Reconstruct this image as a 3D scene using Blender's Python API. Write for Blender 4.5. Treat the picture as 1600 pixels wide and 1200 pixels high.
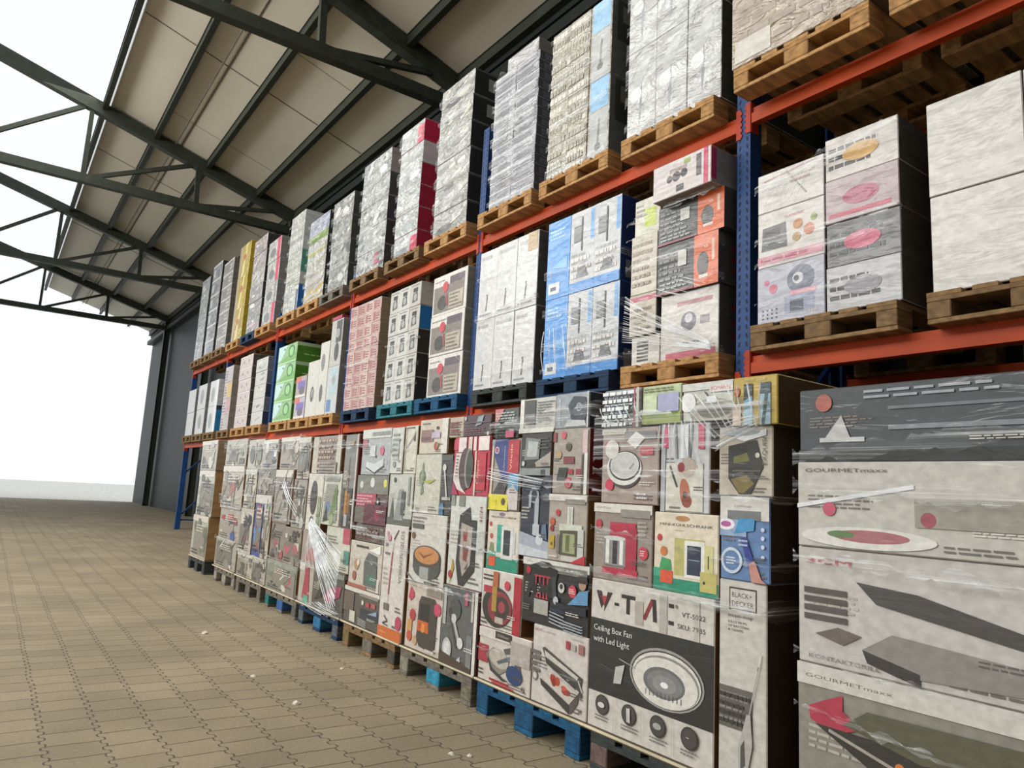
import bpy, bmesh, math, random
from mathutils import Vector, Matrix
PI = math.pi
random.seed(7)
for o in list(bpy.data.objects): bpy.data.objects.remove(o)
COL = bpy.context.scene.collection
SC = bpy.context.scene

# ------------------------------------------------------------------ camera
F_PX, YAW, PITCH, ROLL = 1131.08, 0.6175, 0.1521, 0.0532
cam_d = bpy.data.cameras.new('camera'); cam = bpy.data.objects.new('camera', cam_d); COL.objects.link(cam)
fw = Vector((-math.cos(YAW)*math.cos(PITCH), math.sin(YAW)*math.cos(PITCH), math.sin(PITCH)))
rt = fw.cross(Vector((0, 0, 1))).normalized(); up = rt.cross(fw)
rt2 = math.cos(ROLL)*rt + math.sin(ROLL)*up; up2 = -math.sin(ROLL)*rt + math.cos(ROLL)*up
M = Matrix.Identity(4)
for i in range(3): M[i][0] = rt2[i]; M[i][1] = up2[i]; M[i][2] = -fw[i]
M.translation = Vector((2.5417, -3.4064, 1.0951))
cam.matrix_world = M
cam_d.sensor_fit = 'HORIZONTAL'; cam_d.sensor_width = 36.0; cam_d.lens = F_PX/1600*36.0
cam_d.clip_start = 0.05; cam_d.clip_end = 300
SC.camera = cam

# ------------------------------------------------------------------ daylight and exposure
w = bpy.data.worlds.new('overcast_sky'); SC.world = w; w.use_nodes = True
bg = w.node_tree.nodes['Background']; bg.inputs[0].default_value = (0.93, 0.97, 1.0, 1); bg.inputs[1].default_value = 1.12
SC.view_settings.view_transform = 'Standard'; SC.view_settings.look = 'None'
SC.view_settings.exposure = 0.0; SC.view_settings.gamma = 1.0
try: SC.view_settings.use_curve_mapping = False
except Exception: pass
def area(name, loc, target, sx, sy, power, col=(1, 1, 1)):
    l = bpy.data.lights.new(name, 'AREA'); l.shape = 'RECTANGLE'; l.size = sx; l.size_y = sy; l.energy = power; l.color = col
    o = bpy.data.objects.new(name, l); COL.objects.link(o); o.location = loc
    o.rotation_euler = (Vector(target)-Vector(loc)).to_track_quat('-Z', 'Y').to_euler(); return o
area('daylight_side_windows', (-6.5, -10.0, 7.2), (-4.0, 0, 3.2), 17, 3.2, 1480, (1.0, 0.99, 0.96))
area('daylight_roof_light', (-7.0, -3.6, 8.3), (-7.0, -3.6, 0), 16, 2.0, 330, (1.0, 0.97, 0.90))

# ------------------------------------------------------------------ materials
def lin(h):
    h = h.lstrip('#'); v = [int(h[i:i+2], 16)/255 for i in (0, 2, 4)]
    return tuple((c/12.92 if c <= .04045 else ((c+.055)/1.055)**2.4) for c in v) + (1,)
_m = {}
def N(nt, t, **kw):
    n = nt.nodes.new(t)
    for k, v in kw.items():
        if k.startswith('i_'): n.inputs[k[2:].replace('_', ' ')].default_value = v
        else: setattr(n, k, v)
    return n
def coords(nt, scale=(1, 1, 1)):
    tc = N(nt, 'ShaderNodeTexCoord'); mp = N(nt, 'ShaderNodeMapping'); mp.inputs['Scale'].default_value = scale
    nt.links.new(tc.outputs['Object'], mp.inputs[0]); return mp.outputs[0]
def ramp(nt, fac, stops):
    r = N(nt, 'ShaderNodeValToRGB'); nt.links.new(fac, r.inputs[0])
    e = r.color_ramp.elements
    while len(e) < len(stops): e.new(0.5)
    for i, (p, c) in enumerate(stops): e[i].position = p; e[i].color = c
    return r.outputs[0]
def mat(hexc, kind='print', **kw):
    """kind: print (glossy board under film), matte, paint, wood, steel"""
    key = (hexc, kind)
    if key in _m: return _m[key]
    m = bpy.data.materials.new(kind+'_'+hexc.strip('#')); m.use_nodes = True; _m[key] = m
    nt = m.node_tree; b = nt.nodes['Principled BSDF']; c = lin(hexc)
    def vary(scale, lo, hi, detail=3, rough=.6):
        n = N(nt, 'ShaderNodeTexNoise'); n.inputs['Scale'].default_value = 1; n.inputs['Detail'].default_value = detail
        nt.links.new(coords(nt, scale), n.inputs['Vector'])
        return ramp(nt, n.outputs['Fac'], [(0.35, tuple(x*lo for x in c[:3])+(1,)), (0.65, tuple(min(1, x*hi) for x in c[:3])+(1,))])
    if kind in ('print', 'film'):
        nt.links.new(vary((30, 30, 40), .86, 1.06, 4), b.inputs['Base Color'])
        b.inputs['Roughness'].default_value = .55
        b.inputs['Coat Weight'].default_value = .55 if kind == 'print' else 1.0
        b.inputs['Coat Roughness'].default_value = .16 if kind == 'print' else .12
        n = N(nt, 'ShaderNodeTexNoise'); n.inputs['Scale'].default_value = 1; n.inputs['Detail'].default_value = 4; n.inputs['Distortion'].default_value = 1.2 if kind == 'print' else 2.2
        tc = N(nt, 'ShaderNodeNewGeometry'); mp = N(nt, 'ShaderNodeMapping'); mp.inputs['Scale'].default_value = (3.2, 3.2, 12) if kind == 'print' else (3.4, 3.4, 6.5); mp.inputs['Rotation'].default_value = (0, .3, 0)
        nt.links.new(tc.outputs['Position'], mp.inputs[0]); nt.links.new(mp.outputs[0], n.inputs['Vector'])
        bp = N(nt, 'ShaderNodeBump'); bp.inputs['Strength'].default_value = .45 if kind == 'print' else .95; bp.inputs['Distance'].default_value = .02 if kind == 'print' else .07
        nt.links.new(n.outputs['Fac'], bp.inputs['Height']); nt.links.new(bp.outputs[0], b.inputs['Coat Normal'])
        if kind == 'film': nt.links.new(bp.outputs[0], b.inputs['Normal']); b.inputs['Roughness'].default_value = .35
    elif kind == 'matte':
        nt.links.new(vary((6, 6, 20), .82, 1.1), b.inputs['Base Color']); b.inputs['Roughness'].default_value = .8
    elif kind == 'paint':
        nt.links.new(vary((3, 8, 8), .8, 1.1, 5), b.inputs['Base Color']); b.inputs['Roughness'].default_value = .5; b.inputs['Specular IOR Level'].default_value = .25
    elif kind == 'wood':
        nt.links.new(vary((22, 5, 40), .62, 1.18, 5), b.inputs['Base Color']); b.inputs['Roughness'].default_value = .85
    return m
def film_mat(fold=False):
    key = 'film_fold' if fold else 'film_sheet'
    if key in _m: return _m[key]
    m = bpy.data.materials.new('clear_stretch_film'+('_folded' if fold else '')); m.use_nodes = True; _m[key] = m
    nt = m.node_tree; b = nt.nodes['Principled BSDF']; out = nt.nodes['Material Output']
    b.inputs['Base Color'].default_value = (.82, .85, .87, 1); b.inputs['Roughness'].default_value = .22; b.inputs['Coat Weight'].default_value = .6
    tr = N(nt, 'ShaderNodeBsdfTransparent'); mx = N(nt, 'ShaderNodeMixShader')
    n = N(nt, 'ShaderNodeTexNoise'); n.inputs['Scale'].default_value = 1; n.inputs['Detail'].default_value = 5; n.inputs['Distortion'].default_value = .8
    nt.links.new(coords(nt, (4, 4, 9) if fold else (1.1, 1.1, 95)), n.inputs['Vector'])
    f = ramp(nt, n.outputs['Fac'], [(.36, (.25, .25, .25, 1)), (.52, (.55, .55, .55, 1)), (.66, (.95, .95, .95, 1))] if fold else [(.40, (.03, .03, .03, 1)), (.55, (.20, .20, .20, 1)), (.70, (.75, .75, .75, 1))])  # uneven white opacity paints in the film's streaky highlights and haze
    bp = N(nt, 'ShaderNodeBump'); bp.inputs['Strength'].default_value = .7; bp.inputs['Distance'].default_value = .02
    nt.links.new(n.outputs['Fac'], bp.inputs['Height']); nt.links.new(bp.outputs[0], b.inputs['Normal'])
    nt.links.new(f, mx.inputs[0]); nt.links.new(tr.outputs[0], mx.inputs[1]); nt.links.new(b.outputs[0], mx.inputs[2]); nt.links.new(mx.outputs[0], out.inputs[0])
    return m
def floor_mat():
    m = bpy.data.materials.new('interlocking_pavers'); m.use_nodes = True; nt = m.node_tree; b = nt.nodes['Principled BSDF']
    tc = N(nt, 'ShaderNodeTexCoord'); sp = N(nt, 'ShaderNodeSeparateXYZ'); nt.links.new(tc.outputs['Object'], sp.inputs[0])
    def mth(op, a, bb=None, v=None):
        n = N(nt, 'ShaderNodeMath', operation=op)
        for i, s in enumerate((a, bb)):
            if s is None: continue
            if isinstance(s, (int, float)): n.inputs[i].default_value = s
            else: nt.links.new(s, n.inputs[i])
        return n.outputs[0]
    nz = N(nt, 'ShaderNodeTexNoise'); nz.inputs['Scale'].default_value = 3; nt.links.new(tc.outputs['Object'], nz.inputs['Vector'])
    wob = mth('MULTIPLY', mth('SUBTRACT', nz.outputs['Fac'], .5), .03)
    X = mth('ADD', sp.outputs[0], wob); Y = mth('ADD', sp.outputs[1], wob)
    PX, PY = .17, .205                                  # paver length along x and row width along y
    sn = mth('SINE', mth('MULTIPLY', X, 2*PI/PX*2))
    sq = mth('DIVIDE', mth('MULTIPLY', sn, 2.2), mth('ADD', mth('ABSOLUTE', mth('MULTIPLY', sn, 1.6)), .6))
    Y2 = mth('ADD', Y, mth('MULTIPLY', sq, .011))
    cb = N(nt, 'ShaderNodeCombineXYZ'); nt.links.new(X, cb.inputs[0]); nt.links.new(Y2, cb.inputs[1])
    br = N(nt, 'ShaderNodeTexBrick'); br.offset = .5; nt.links.new(cb.outputs[0], br.inputs['Vector'])
    for k, v in (('Scale', 1), ('Mortar Size', .0038), ('Mortar Smooth', .35), ('Bias', 0), ('Brick Width', PX), ('Row Height', PY)): br.inputs[k].default_value = v
    br.inputs['Color1'].default_value = lin('#8b7f69'); br.inputs['Color2'].default_value = lin('#978b73'); br.inputs['Mortar'].default_value = lin('#544b3d')
    n2 = N(nt, 'ShaderNodeTexNoise'); n2.inputs['Scale'].default_value = 1.3; n2.inputs['Detail'].default_value = 6; nt.links.new(tc.outputs['Object'], n2.inputs['Vector'])
    n3 = N(nt, 'ShaderNodeTexNoise'); n3.inputs['Scale'].default_value = 60; n3.inputs['Detail'].default_value = 3; nt.links.new(tc.outputs['Object'], n3.inputs['Vector'])
    st = ramp(nt, n2.outputs['Fac'], [(.35, (.80, .80, .76, 1)), (.65, (1.08, 1.06, 1.02, 1))])
    g = ramp(nt, n3.outputs['Fac'], [(.3, (.88, .88, .88, 1)), (.7, (1.08, 1.08, 1.08, 1))])
    m1 = N(nt, 'ShaderNodeMix', data_type='RGBA', blend_type='MULTIPLY'); m1.inputs['Factor'].default_value = 1
    nt.links.new(br.outputs['Color'], m1.inputs[6]); nt.links.new(st, m1.inputs[7])
    m2 = N(nt, 'ShaderNodeMix', data_type='RGBA', blend_type='MULTIPLY'); m2.inputs['Factor'].default_value = 1
    nt.links.new(m1.outputs[2], m2.inputs[6]); nt.links.new(g, m2.inputs[7]); nt.links.new(m2.outputs[2], b.inputs['Base Color'])
    b.inputs['Roughness'].default_value = .8
    bp = N(nt, 'ShaderNodeBump'); bp.inputs['Strength'].default_value = .8; bp.inputs['Distance'].default_value = .006; bp.invert = True
    nt.links.new(br.outputs['Fac'], bp.inputs['Height']); nt.links.new(bp.outputs[0], b.inputs['Normal'])
    return m
def roof_mat():
    m = bpy.data.materials.new('insulated_roof_panels'); m.use_nodes = True; nt = m.node_tree; b = nt.nodes['Principled BSDF']
    n = N(nt, 'ShaderNodeTexNoise'); n.inputs['Scale'].default_value = 1; n.inputs['Detail'].default_value = 4
    nt.links.new(coords(nt, (.25, .9, .9)), n.inputs['Vector'])
    nt.links.new(ramp(nt, n.outputs['Fac'], [(.3, lin('#c6bfae')), (.7, lin('#d6cfbe'))]), b.inputs['Base Color'])
    b.inputs['Roughness'].default_value = .5
    return m

# ------------------------------------------------------------------ mesh helpers
def bx(bm, x0, x1, y0, y1, z0, z1, mi=0, bev=0):
    t = bmesh.new() if bev else bm
    vs = [t.verts.new(p) for p in ((x0,y0,z0),(x1,y0,z0),(x1,y1,z0),(x0,y1,z0),(x0,y0,z1),(x1,y0,z1),(x1,y1,z1),(x0,y1,z1))]
    fs = []
    for q in ((0,3,2,1),(4,5,6,7),(0,1,5,4),(1,2,6,5),(2,3,7,6),(3,0,4,7)):
        f = t.faces.new([vs[i] for i in q]); f.material_index = mi; fs.append(f)
    if bev:
        bmesh.ops.bevel(t, geom=list(t.edges), offset=bev, segments=1, affect='EDGES')
        me = bpy.data.meshes.new('t'); t.to_mesh(me); t.free(); bm.from_mesh(me); bpy.data.meshes.remove(me)
    return fs
def bar(bm, a, b, w, h, mi=0):
    """rectangular bar from a to b; w across, h in the upright direction"""
    a = Vector(a); b = Vector(b); d = (b-a).normalized(); ref = Vector((0, 0, 1)) if abs(d.z) < .95 else Vector((0, 1, 0))
    s = d.cross(ref).normalized()*w/2; u = s.cross(d).normalized()*h/2
    vs = [bm.verts.new(p + i*s + j*u) for p in (a, b) for i, j in ((-1,-1),(1,-1),(1,1),(-1,1))]
    for q in ((3,2,1,0),(4,5,6,7),(0,1,5,4),(1,2,6,5),(2,3,7,6),(3,0,4,7)):
        f = bm.faces.new([vs[i] for i in q]); f.material_index = mi
    bmesh.ops.recalc_face_normals(bm, faces=bm.faces)
def obj(name, bm, mats, parent=None, loc=None):
    me = bpy.data.meshes.new(name); bm.to_mesh(me); bm.free()
    for m in (mats if isinstance(mats, (list, tuple)) else [mats]): me.materials.append(m)
    o = bpy.data.objects.new(name, me); COL.objects.link(o)
    if parent: o.parent = parent
    if loc: o.location = loc
    return o
def thing(name, label, cat, loc=(0, 0, 0), group=None):
    o = bpy.data.objects.new(name, None); COL.objects.link(o); o.location = loc; o.empty_display_size = .1
    return tag(o, label, cat, group)
def tag(o, label, cat, group=None):
    o['label'] = label; o['category'] = cat
    if group: o['group'] = group
    return o
def struct(o): o['kind'] = 'structure'; return o
def copy_tree(o, parent=None):
    c = o.copy(); COL.objects.link(c); c.parent = parent
    for ch in [x for x in bpy.data.objects if x.parent == o]: copy_tree(ch, c)
    return c

# ------------------------------------------------------------------ printed artwork on cartons
_txt = {}
def text_mesh(s):
    if s in _txt: return _txt[s]
    cu = bpy.data.curves.new('lettering', 'FONT'); cu.body = s; cu.size = 1; cu.resolution_u = 2
    o = bpy.data.objects.new('lettering', cu); COL.objects.link(o)
    dg = bpy.context.evaluated_depsgraph_get(); dg.update()
    me = bpy.data.meshes.new_from_object(o.evaluated_get(dg))
    vs = [(v.co.x, v.co.y) for v in me.vertices]; fs = [list(p.vertices) for p in me.polygons]
    bpy.data.objects.remove(o); bpy.data.curves.remove(cu); bpy.data.meshes.remove(me)
    x0 = min(v[0] for v in vs); x1 = max(v[0] for v in vs)
    _txt[s] = ([((x-x0), y) for x, y in vs], fs, x1-x0); return _txt[s]
def R(a, b, c, d, col): return ('p', [(a, b), (c, b), (c, d), (a, d)], col)
def E(cu, cv, ru, rv, col, rot=0):
    pts = []
    for k in range(28):
        t = 2*PI*k/28; x = ru*math.cos(t); y = rv*math.sin(t)
        pts.append((cu+x*math.cos(rot)-y*math.sin(rot), cv+x*math.sin(rot)+y*math.cos(rot)))
    return ('p', pts, col)
def P(pts, col): return ('p', pts, col)
def C(cu, cv, r, col): return ('c', cu, cv, r, col)
def L(a, b, c, d, wd, col): return ('l', a, b, c, d, wd, col)
def T(u, v, h, s, col, rot=0, wid=None): return ('t', u, v, h, s, col, rot, wid)
def TL(u0, v0, u1, v1, n, col, seed=1):
    """lines of small print too small to read: rows of dashes"""
    r = random.Random(seed); out = []; hh = (v1-v0)/n
    for k in range(n):
        u = u0; v = v1-(k+1)*hh+hh*.25
        end = u1-(u1-u0)*r.random()*.35
        while u < end:
            wd = (u1-u0)*(.07+.14*r.random()); out.append(R(u, v, min(u+wd, end), v+hh*.45, col)); u += wd+(u1-u0)*.03
    return out
def add_art(bm, art, W, D, H, slots, face='front'):
    flat = []
    def flatten(q):
        for a in q:
            if isinstance(a, list): flatten(a)
            else: flat.append(a)
    flatten(art)
    def pt(x, z, k):
        if face == 'front': return (x-W/2, -D/2-.0006-.0001*k, z)
        return (W/2+.0006+.0001*k, x-D/2, z)
    wd = W if face == 'front' else D
    def slot(c):
        m = mat(c, 'print')
        if m not in slots: slots.append(m)
        return slots.index(m)
    def poly(pts, c, k):
        pts = [(min(max(x, .001), wd-.001), min(max(z, .001), H-.001)) for x, z in pts]
        try: f = bm.faces.new([bm.verts.new(pt(x, z, k)) for x, z in pts]); f.material_index = slot(c)
        except ValueError: pass
    for k, a in enumerate(flat):
        if a[0] == 'p': poly([(u*wd, v*H) for u, v in a[1]], a[2], k)
        elif a[0] == 'c':
            _, cu, cv, r, c = a; r *= min(wd, H)
            poly([(cu*wd+r*math.cos(2*PI*i/24), cv*H+r*math.sin(2*PI*i/24)) for i in range(24)], c, k)
        elif a[0] == 'l':
            _, x0, z0, x1, z1, t, c = a; x0 *= wd; x1 *= wd; z0 *= H; z1 *= H; t *= min(wd, H)/2
            dx, dz = x1-x0, z1-z0; l = math.hypot(dx, dz) or 1; nx, nz = -dz/l*t, dx/l*t
            poly([(x0+nx, z0+nz), (x0-nx, z0-nz), (x1-nx, z1-nz), (x1+nx, z1+nz)], c, k)
        elif a[0] == 't':
            _, u, v, h, s, c, rot, wid = a
            vs, fs, tw = text_mesh(s); sz = h*H/.72; sx = sz
            if wid: sx = wid*wd/tw if rot == 0 else wid*H/tw
            ca, sa = math.cos(rot), math.sin(rot); mi = slot(c)
            bv = [bm.verts.new(pt(u*wd+x*sx*ca-y*sz*sa, v*H+x*sx*sa+y*sz*ca, k)) for x, y in vs]
            for f in fs:
                try: ff = bm.faces.new([bv[i] for i in f]); ff.material_index = mi
                except ValueError: pass
def carton(name, label, cat, x0, x1, z0, z1, yf, D=1.12, front='#c9c4bb', side='#6b5136', top=None, art=(), side_art=(), kind='print', skind='matte', group=None, rotz=0, boxtilt=None):
    W, H = x1-x0, z1-z0; bm = bmesh.new(); t = bmesh.new()
    fs = bx(t, -W/2, W/2, -D/2, D/2, 0, H)
    for i, f in enumerate(fs): f.material_index = {0: 2, 1: 2, 2: 0, 3: 1, 4: 1, 5: 1}[i]
    bmesh.ops.bevel(t, geom=list(t.edges), offset=min(.004, W*.04, H*.04), segments=1, affect='EDGES', material=0)
    me = bpy.data.meshes.new('t'); t.to_mesh(me); t.free(); bm.from_mesh(me); bpy.data.meshes.remove(me)
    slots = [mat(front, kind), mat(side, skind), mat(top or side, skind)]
    # closing seam of the lid flaps on the side and a strip of tape over the top
    add_art(bm, list(art), W, D, H, slots)
    add_art(bm, list(side_art), W, D, H, slots, 'side')
    tp = len(slots); slots.append(mat('#b59a6a', 'print'))
    q = [bm.verts.new(p) for p in ((-.025, -D/2+.004, H+.0007), (.025, -D/2+.004, H+.0007), (.025, D/2-.004, H+.0007), (-.025, D/2-.004, H+.0007))]
    if W > .12: bm.faces.new(q).material_index = tp
    else: bmesh.ops.delete(bm, geom=q, context='VERTS')
    o = obj(name, bm, slots, None, ((x0+x1)/2, yf+D/2, z0)); o.rotation_euler = boxtilt or (0, 0, rotz)
    return tag(o, label, cat, group)

# ------------------------------------------------------------------ the hall
GREEN = '#33382f'; steel = mat(GREEN, 'paint')
def gz(y): return 7.2-.3*(y-1.2)                        # underside of the roof panels on the rack side
XE, XW = 6.0, -31.0
bm = bmesh.new(); bx(bm, XW, XE, -19.5, 1.8, -.2, 0); struct(obj('floor', bm, floor_mat()))
bm = bmesh.new(); bx(bm, -90, XW-.02, -40, 30, -.25, -.03); o = struct(obj('trim_1', bm, mat('#d5d2ca', 'matte'))); o['label'] = 'pale concrete yard outside the open end of the hall'
bm = bmesh.new(); bx(bm, XW, XE, 1.62, 1.75, 0, 7.0); struct(obj('wall_back', bm, mat('#23282a', 'paint')))
bm = bmesh.new(); bx(bm, XE, XE+.15, -19.5, 1.75, 0, 7.0); struct(obj('wall_right_unseen', bm, mat('#777469', 'matte')))  # unseen end wall, added to keep light off the right-hand carton sides
def slope(bm, x0, x1, ya, yb, th=.09, f=gz):
    vs = [bm.verts.new((x, y, f(y)+dz)) for dz in (0, th) for x, y in ((x0, ya), (x1, ya), (x1, yb), (x0, yb))]
    for q in ((0,1,2,3),(7,6,5,4),(0,4,5,1),(1,5,6,2),(2,6,7,3),(3,7,4,0)): bm.faces.new([vs[i] for i in q])
    bmesh.ops.recalc_face_normals(bm, faces=bm.faces)
def gz2(y): return gz(-9)-.3*(-9-y)                      # the far slope beyond the ridge
bm = bmesh.new(); slope(bm, XW, XE, -2.35, 1.75); slope(bm, XW, XE, -9, -4.9); slope(bm, XW, XE, -19.5, -9, f=gz2)
roof = struct(obj('ceiling', bm, roof_mat()))
bm = bmesh.new()
for y in (-1.02, ): bx(bm, XW, XE, y-.012, y+.012, gz(y)-.012, gz(y)+.01)
for X in (-3.4, -9.4, -15.4, -21.4):
    for ya, yb in ((-2.33, -1.55), (-1.44, -.52), (-.41, .55), (.66, 1.4)): bar(bm, (X, ya, gz(ya)-.001), (X, yb, gz(yb)-.001), .022, .012)
for X in (-7.95, -11.9): bar(bm, (X, -1.44, gz(-1.44)-.001), (X, .55, gz(.55)-.001), .008, .006)
obj('panel_seam', bm, mat('#6f6a60', 'matte'), roof)
# translucent roof light over the aisle
m = bpy.data.materials.new('translucent_roof_sheet'); m.use_nodes = True; nt = m.node_tree; b = nt.nodes['Principled BSDF']
b.inputs['Base Color'].default_value = (.9, .9, .88, 1); b.inputs['Roughness'].default_value = .5
tl = N(nt, 'ShaderNodeBsdfTranslucent'); tl.inputs[0].default_value = (.95, .96, .95, 1); tr = N(nt, 'ShaderNodeBsdfTransparent')
mx = N(nt, 'ShaderNodeMixShader'); mx.inputs[0].default_value = .55
nt.links.new(tl.outputs[0], mx.inputs[1]); nt.links.new(tr.outputs[0], mx.inputs[2]); nt.links.new(mx.outputs[0], nt.nodes['Material Output'].inputs[0])
bm = bmesh.new(); slope(bm, XW, XE, -4.9, -2.35, .01); struct(obj('window_1', bm, m))
n = 2
for y in (1.45, .60, -.465, -1.5, -2.45, -4.8, -5.9, -7.0, -8.1):
    bm = bmesh.new(); wv = .09; z = gz(y)
    bx(bm, XW, XE, y-wv/2, y+wv/2, z-.015, z-.003); bx(bm, XW, XE, y-.03, y+.03, z-.17, z-.015); bx(bm, XW, XE, y-wv/2, y+wv/2, z-.182, z-.17)
    o = struct(obj('trim_%d' % n, bm, steel)); o['label'] = 'dark green steel roof purlin'; n += 1
bm = bmesh.new(); bx(bm, XW, XE, 1.50, 1.62, 6.86, 7.04); bx(bm, XW, XE, 1.40, 1.62, 6.55, 6.70); o = struct(obj('trim_%d' % n, bm, mat('#1f2422', 'paint'))); n += 1
for X in (-27.1, -20.1, -13.1, -6.1, .9):
    bm = bmesh.new()
    def rz(y): return 7.08-.29*(y-1.2)
    bar(bm, (X, 1.5, rz(1.5)-.02), (X, -9, rz(-9)-.02), .17, .24)            # top chord
    bar(bm, (X, 1.5, 6.66), (X, -9, 6.66), .15, .17)                         # bottom chord
    bar(bm, (X, -.60, 6.66), (X, -.635, rz(-.635)), .09, .09)                # post
    bar(bm, (X, -.60, 6.70), (X, 1.25, 7.06), .07, .075)                     # web
    for k in range(4):
        ya = -.60-2.05*k; yb = ya-2.05
        bar(bm, (X, ya, rz(ya)), (X, yb, 6.66), .07, .08); bar(bm, (X, yb, 6.66), (X, yb, rz(yb)), .08, .08)
    bar(bm, (X, -9, rz(-9)), (X, -19.5, gz2(-19.5)-.1), .17, .24)
    o = struct(obj('trim_%d' % n, bm, steel)); o['label'] = 'dark green steel roof truss'; n += 1
    bm = bmesh.new(); bx(bm, X-.09, X+.09, 1.36, 1.375, 0, 7.0); bx(bm, X-.01, X+.01, 1.375, 1.545, 0, 7.0); bx(bm, X-.09, X+.09, 1.545, 1.56, 0, 7.0)
    o = struct(obj('trim_%d' % n, bm, steel)); o['label'] = 'dark steel wall column behind the rack'; n += 1
bm = bmesh.new(); bar(bm, (-8.05, -1.13, gz(-1.13)-.05), (-31, -1.13, gz(-1.13)-.05), .022, .022); bar(bm, (-8.05, -1.13, gz(-1.13)-.04), (-8.05, -1.13, gz(-1.13)-.16), .02, .02)
o = obj('electrical_conduit', bm, mat('#8f8a7c', 'paint')); tag(o, 'thin grey conduit running along the underside of the roof panels', 'conduit')

# ------------------------------------------------------------------ pallet racking
BLUE = mat('#1d4278', 'paint'); ORANGE = mat('#b5420f', 'paint'); RED = mat('#b03716', 'paint'); SLOT = mat('#0c1a38', 'matte')
B1, B2, BH, RP = 1.723, 3.327, .10, 2.88
def upright(k, ztop, where):
    X = -RP*k; r = thing('rack_upright', where, 'rack upright', (X, .5, 0), 'blue upright frames of the pallet rack')
    for y0 in (0.0, .95):
        bm = bmesh.new(); s = 1 if y0 == 0 else -1; yf = y0-.5 if s == 1 else y0+.1-.5
        a, b_ = (yf, yf+.003) if s == 1 else (yf-.003, yf)
        bx(bm, -.05, .05, a, b_, 0, ztop)
        lo, hi = min(yf, yf+s*.1), max(yf, yf+s*.1)
        bx(bm, -.05, -.047, lo, hi, 0, ztop); bx(bm, .047, .05, lo, hi, 0, ztop)
        bx(bm, -.05, -.03, hi-.003 if s == 1 else lo, hi if s == 1 else lo+.003, 0, ztop); bx(bm, .03, .05, hi-.003 if s == 1 else lo, hi if s == 1 else lo+.003, 0, ztop)
        if s == 1:
            z = 1.4
            while z < ztop-.05:
                for sx in (-1, 1):
                    x = sx*.028; vs = [bm.verts.new(p) for p in ((x-.006, yf-.0006, z), (x+.006, yf-.0006, z), (x+.006-sx*.006, yf-.0006, z+.028), (x-.006-sx*.006, yf-.0006, z+.028))]
                    bm.faces.new(vs).material_index = 1
                z += .05
        obj('post', bm, [BLUE, SLOT], r)
        bm = bmesh.new(); bx(bm, -.07, .07, y0-.5, y0+.1-.5, 0, .006); obj('foot_plate', bm, BLUE, r)
    zz = .3; alt = 0
    bm = bmesh.new()
    while zz+.9 < ztop:
        bar(bm, (0, -.42, zz), (0, .47, zz+.9), .03, .03); zz += .9
    bar(bm, (0, -.42, .2), (0, .47, .2), .03, .03)
    obj('bracing', bm, BLUE, r)
upright(-1, 3.75, 'blue rack upright nearest the camera, at the right end of the rack')
upright(0, 3.72, 'broad blue slotted rack upright beside the mixed carton pallet and open right bay')
upright(1, 4.50, 'tall blue rack upright between the black boxes and the silver stack')
upright(2, 3.72, 'blue rack upright hidden behind the pink carton stack')
upright(3, 3.72, 'blue rack upright immediately left of the green carton stack')
upright(4, 3.72, 'blue rack upright between the white black-lidded cartons and the yellow striped stack')
upright(5, 3.72, 'farthest blue rack upright at the left end of the rack')
BAYN = {-1: 'in the nearest bay on the right', 0: 'in the bay of blue and white tap cartons', 1: 'in the bay above the blue pallets', 2: 'in the bay of green cartons', 3: 'in the second bay from the far end', 4: 'in the farthest bay on the left'}
def beam(k, z, lev):
    xa, xb = -RP*(k+1)+.05, -RP*k-.05
    for y0, pos in ((0, 'front'), (1.0, 'rear')):
        o = thing('rack_beam', '%s orange %s rack beam %s' % (lev, pos, BAYN[k]), 'rack beam', ((xa+xb)/2, y0+.025, z), 'orange beams of the pallet rack')
        h = (xb-xa)/2; bm = bmesh.new()
        bx(bm, -h+.004, h-.004, -.025, .025, 0, BH*.62); bx(bm, -h+.004, h-.004, -.012 if y0 == 0 else -.025, .025 if y0 == 0 else .012, BH*.62, BH)
        obj('beam_rail', bm, ORANGE, o)
        for s in (-1, 1):
            bm = bmesh.new(); x = s*h; yf = -.025 if y0 == 0 else .025; sg = -1 if y0 == 0 else 1
            ya, yb = sorted((yf+sg*.001, yf+sg*.006))
            bx(bm, min(x, x+s*.032), max(x, x+s*.032), ya, yb, -.055, BH+.035)
            bx(bm, min(x-s*.004, x), max(x-s*.004, x), -.025, .045 if y0 == 0 else .025, -.055, BH+.035)
            for q in range(5):
                zq = -.045+q*.036; bx(bm, min(x+s*.032, x+s*.040), max(x+s*.032, x+s*.040), ya, yb, zq, zq+.02)
            obj('end_connector', bm, RED, o)
for k in range(0, 5): beam(k, B1, 'lower'); beam(k, B2, 'upper')
beam(-1, 1.84, 'lower'); beam(-1, 3.35, 'upper')

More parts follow.
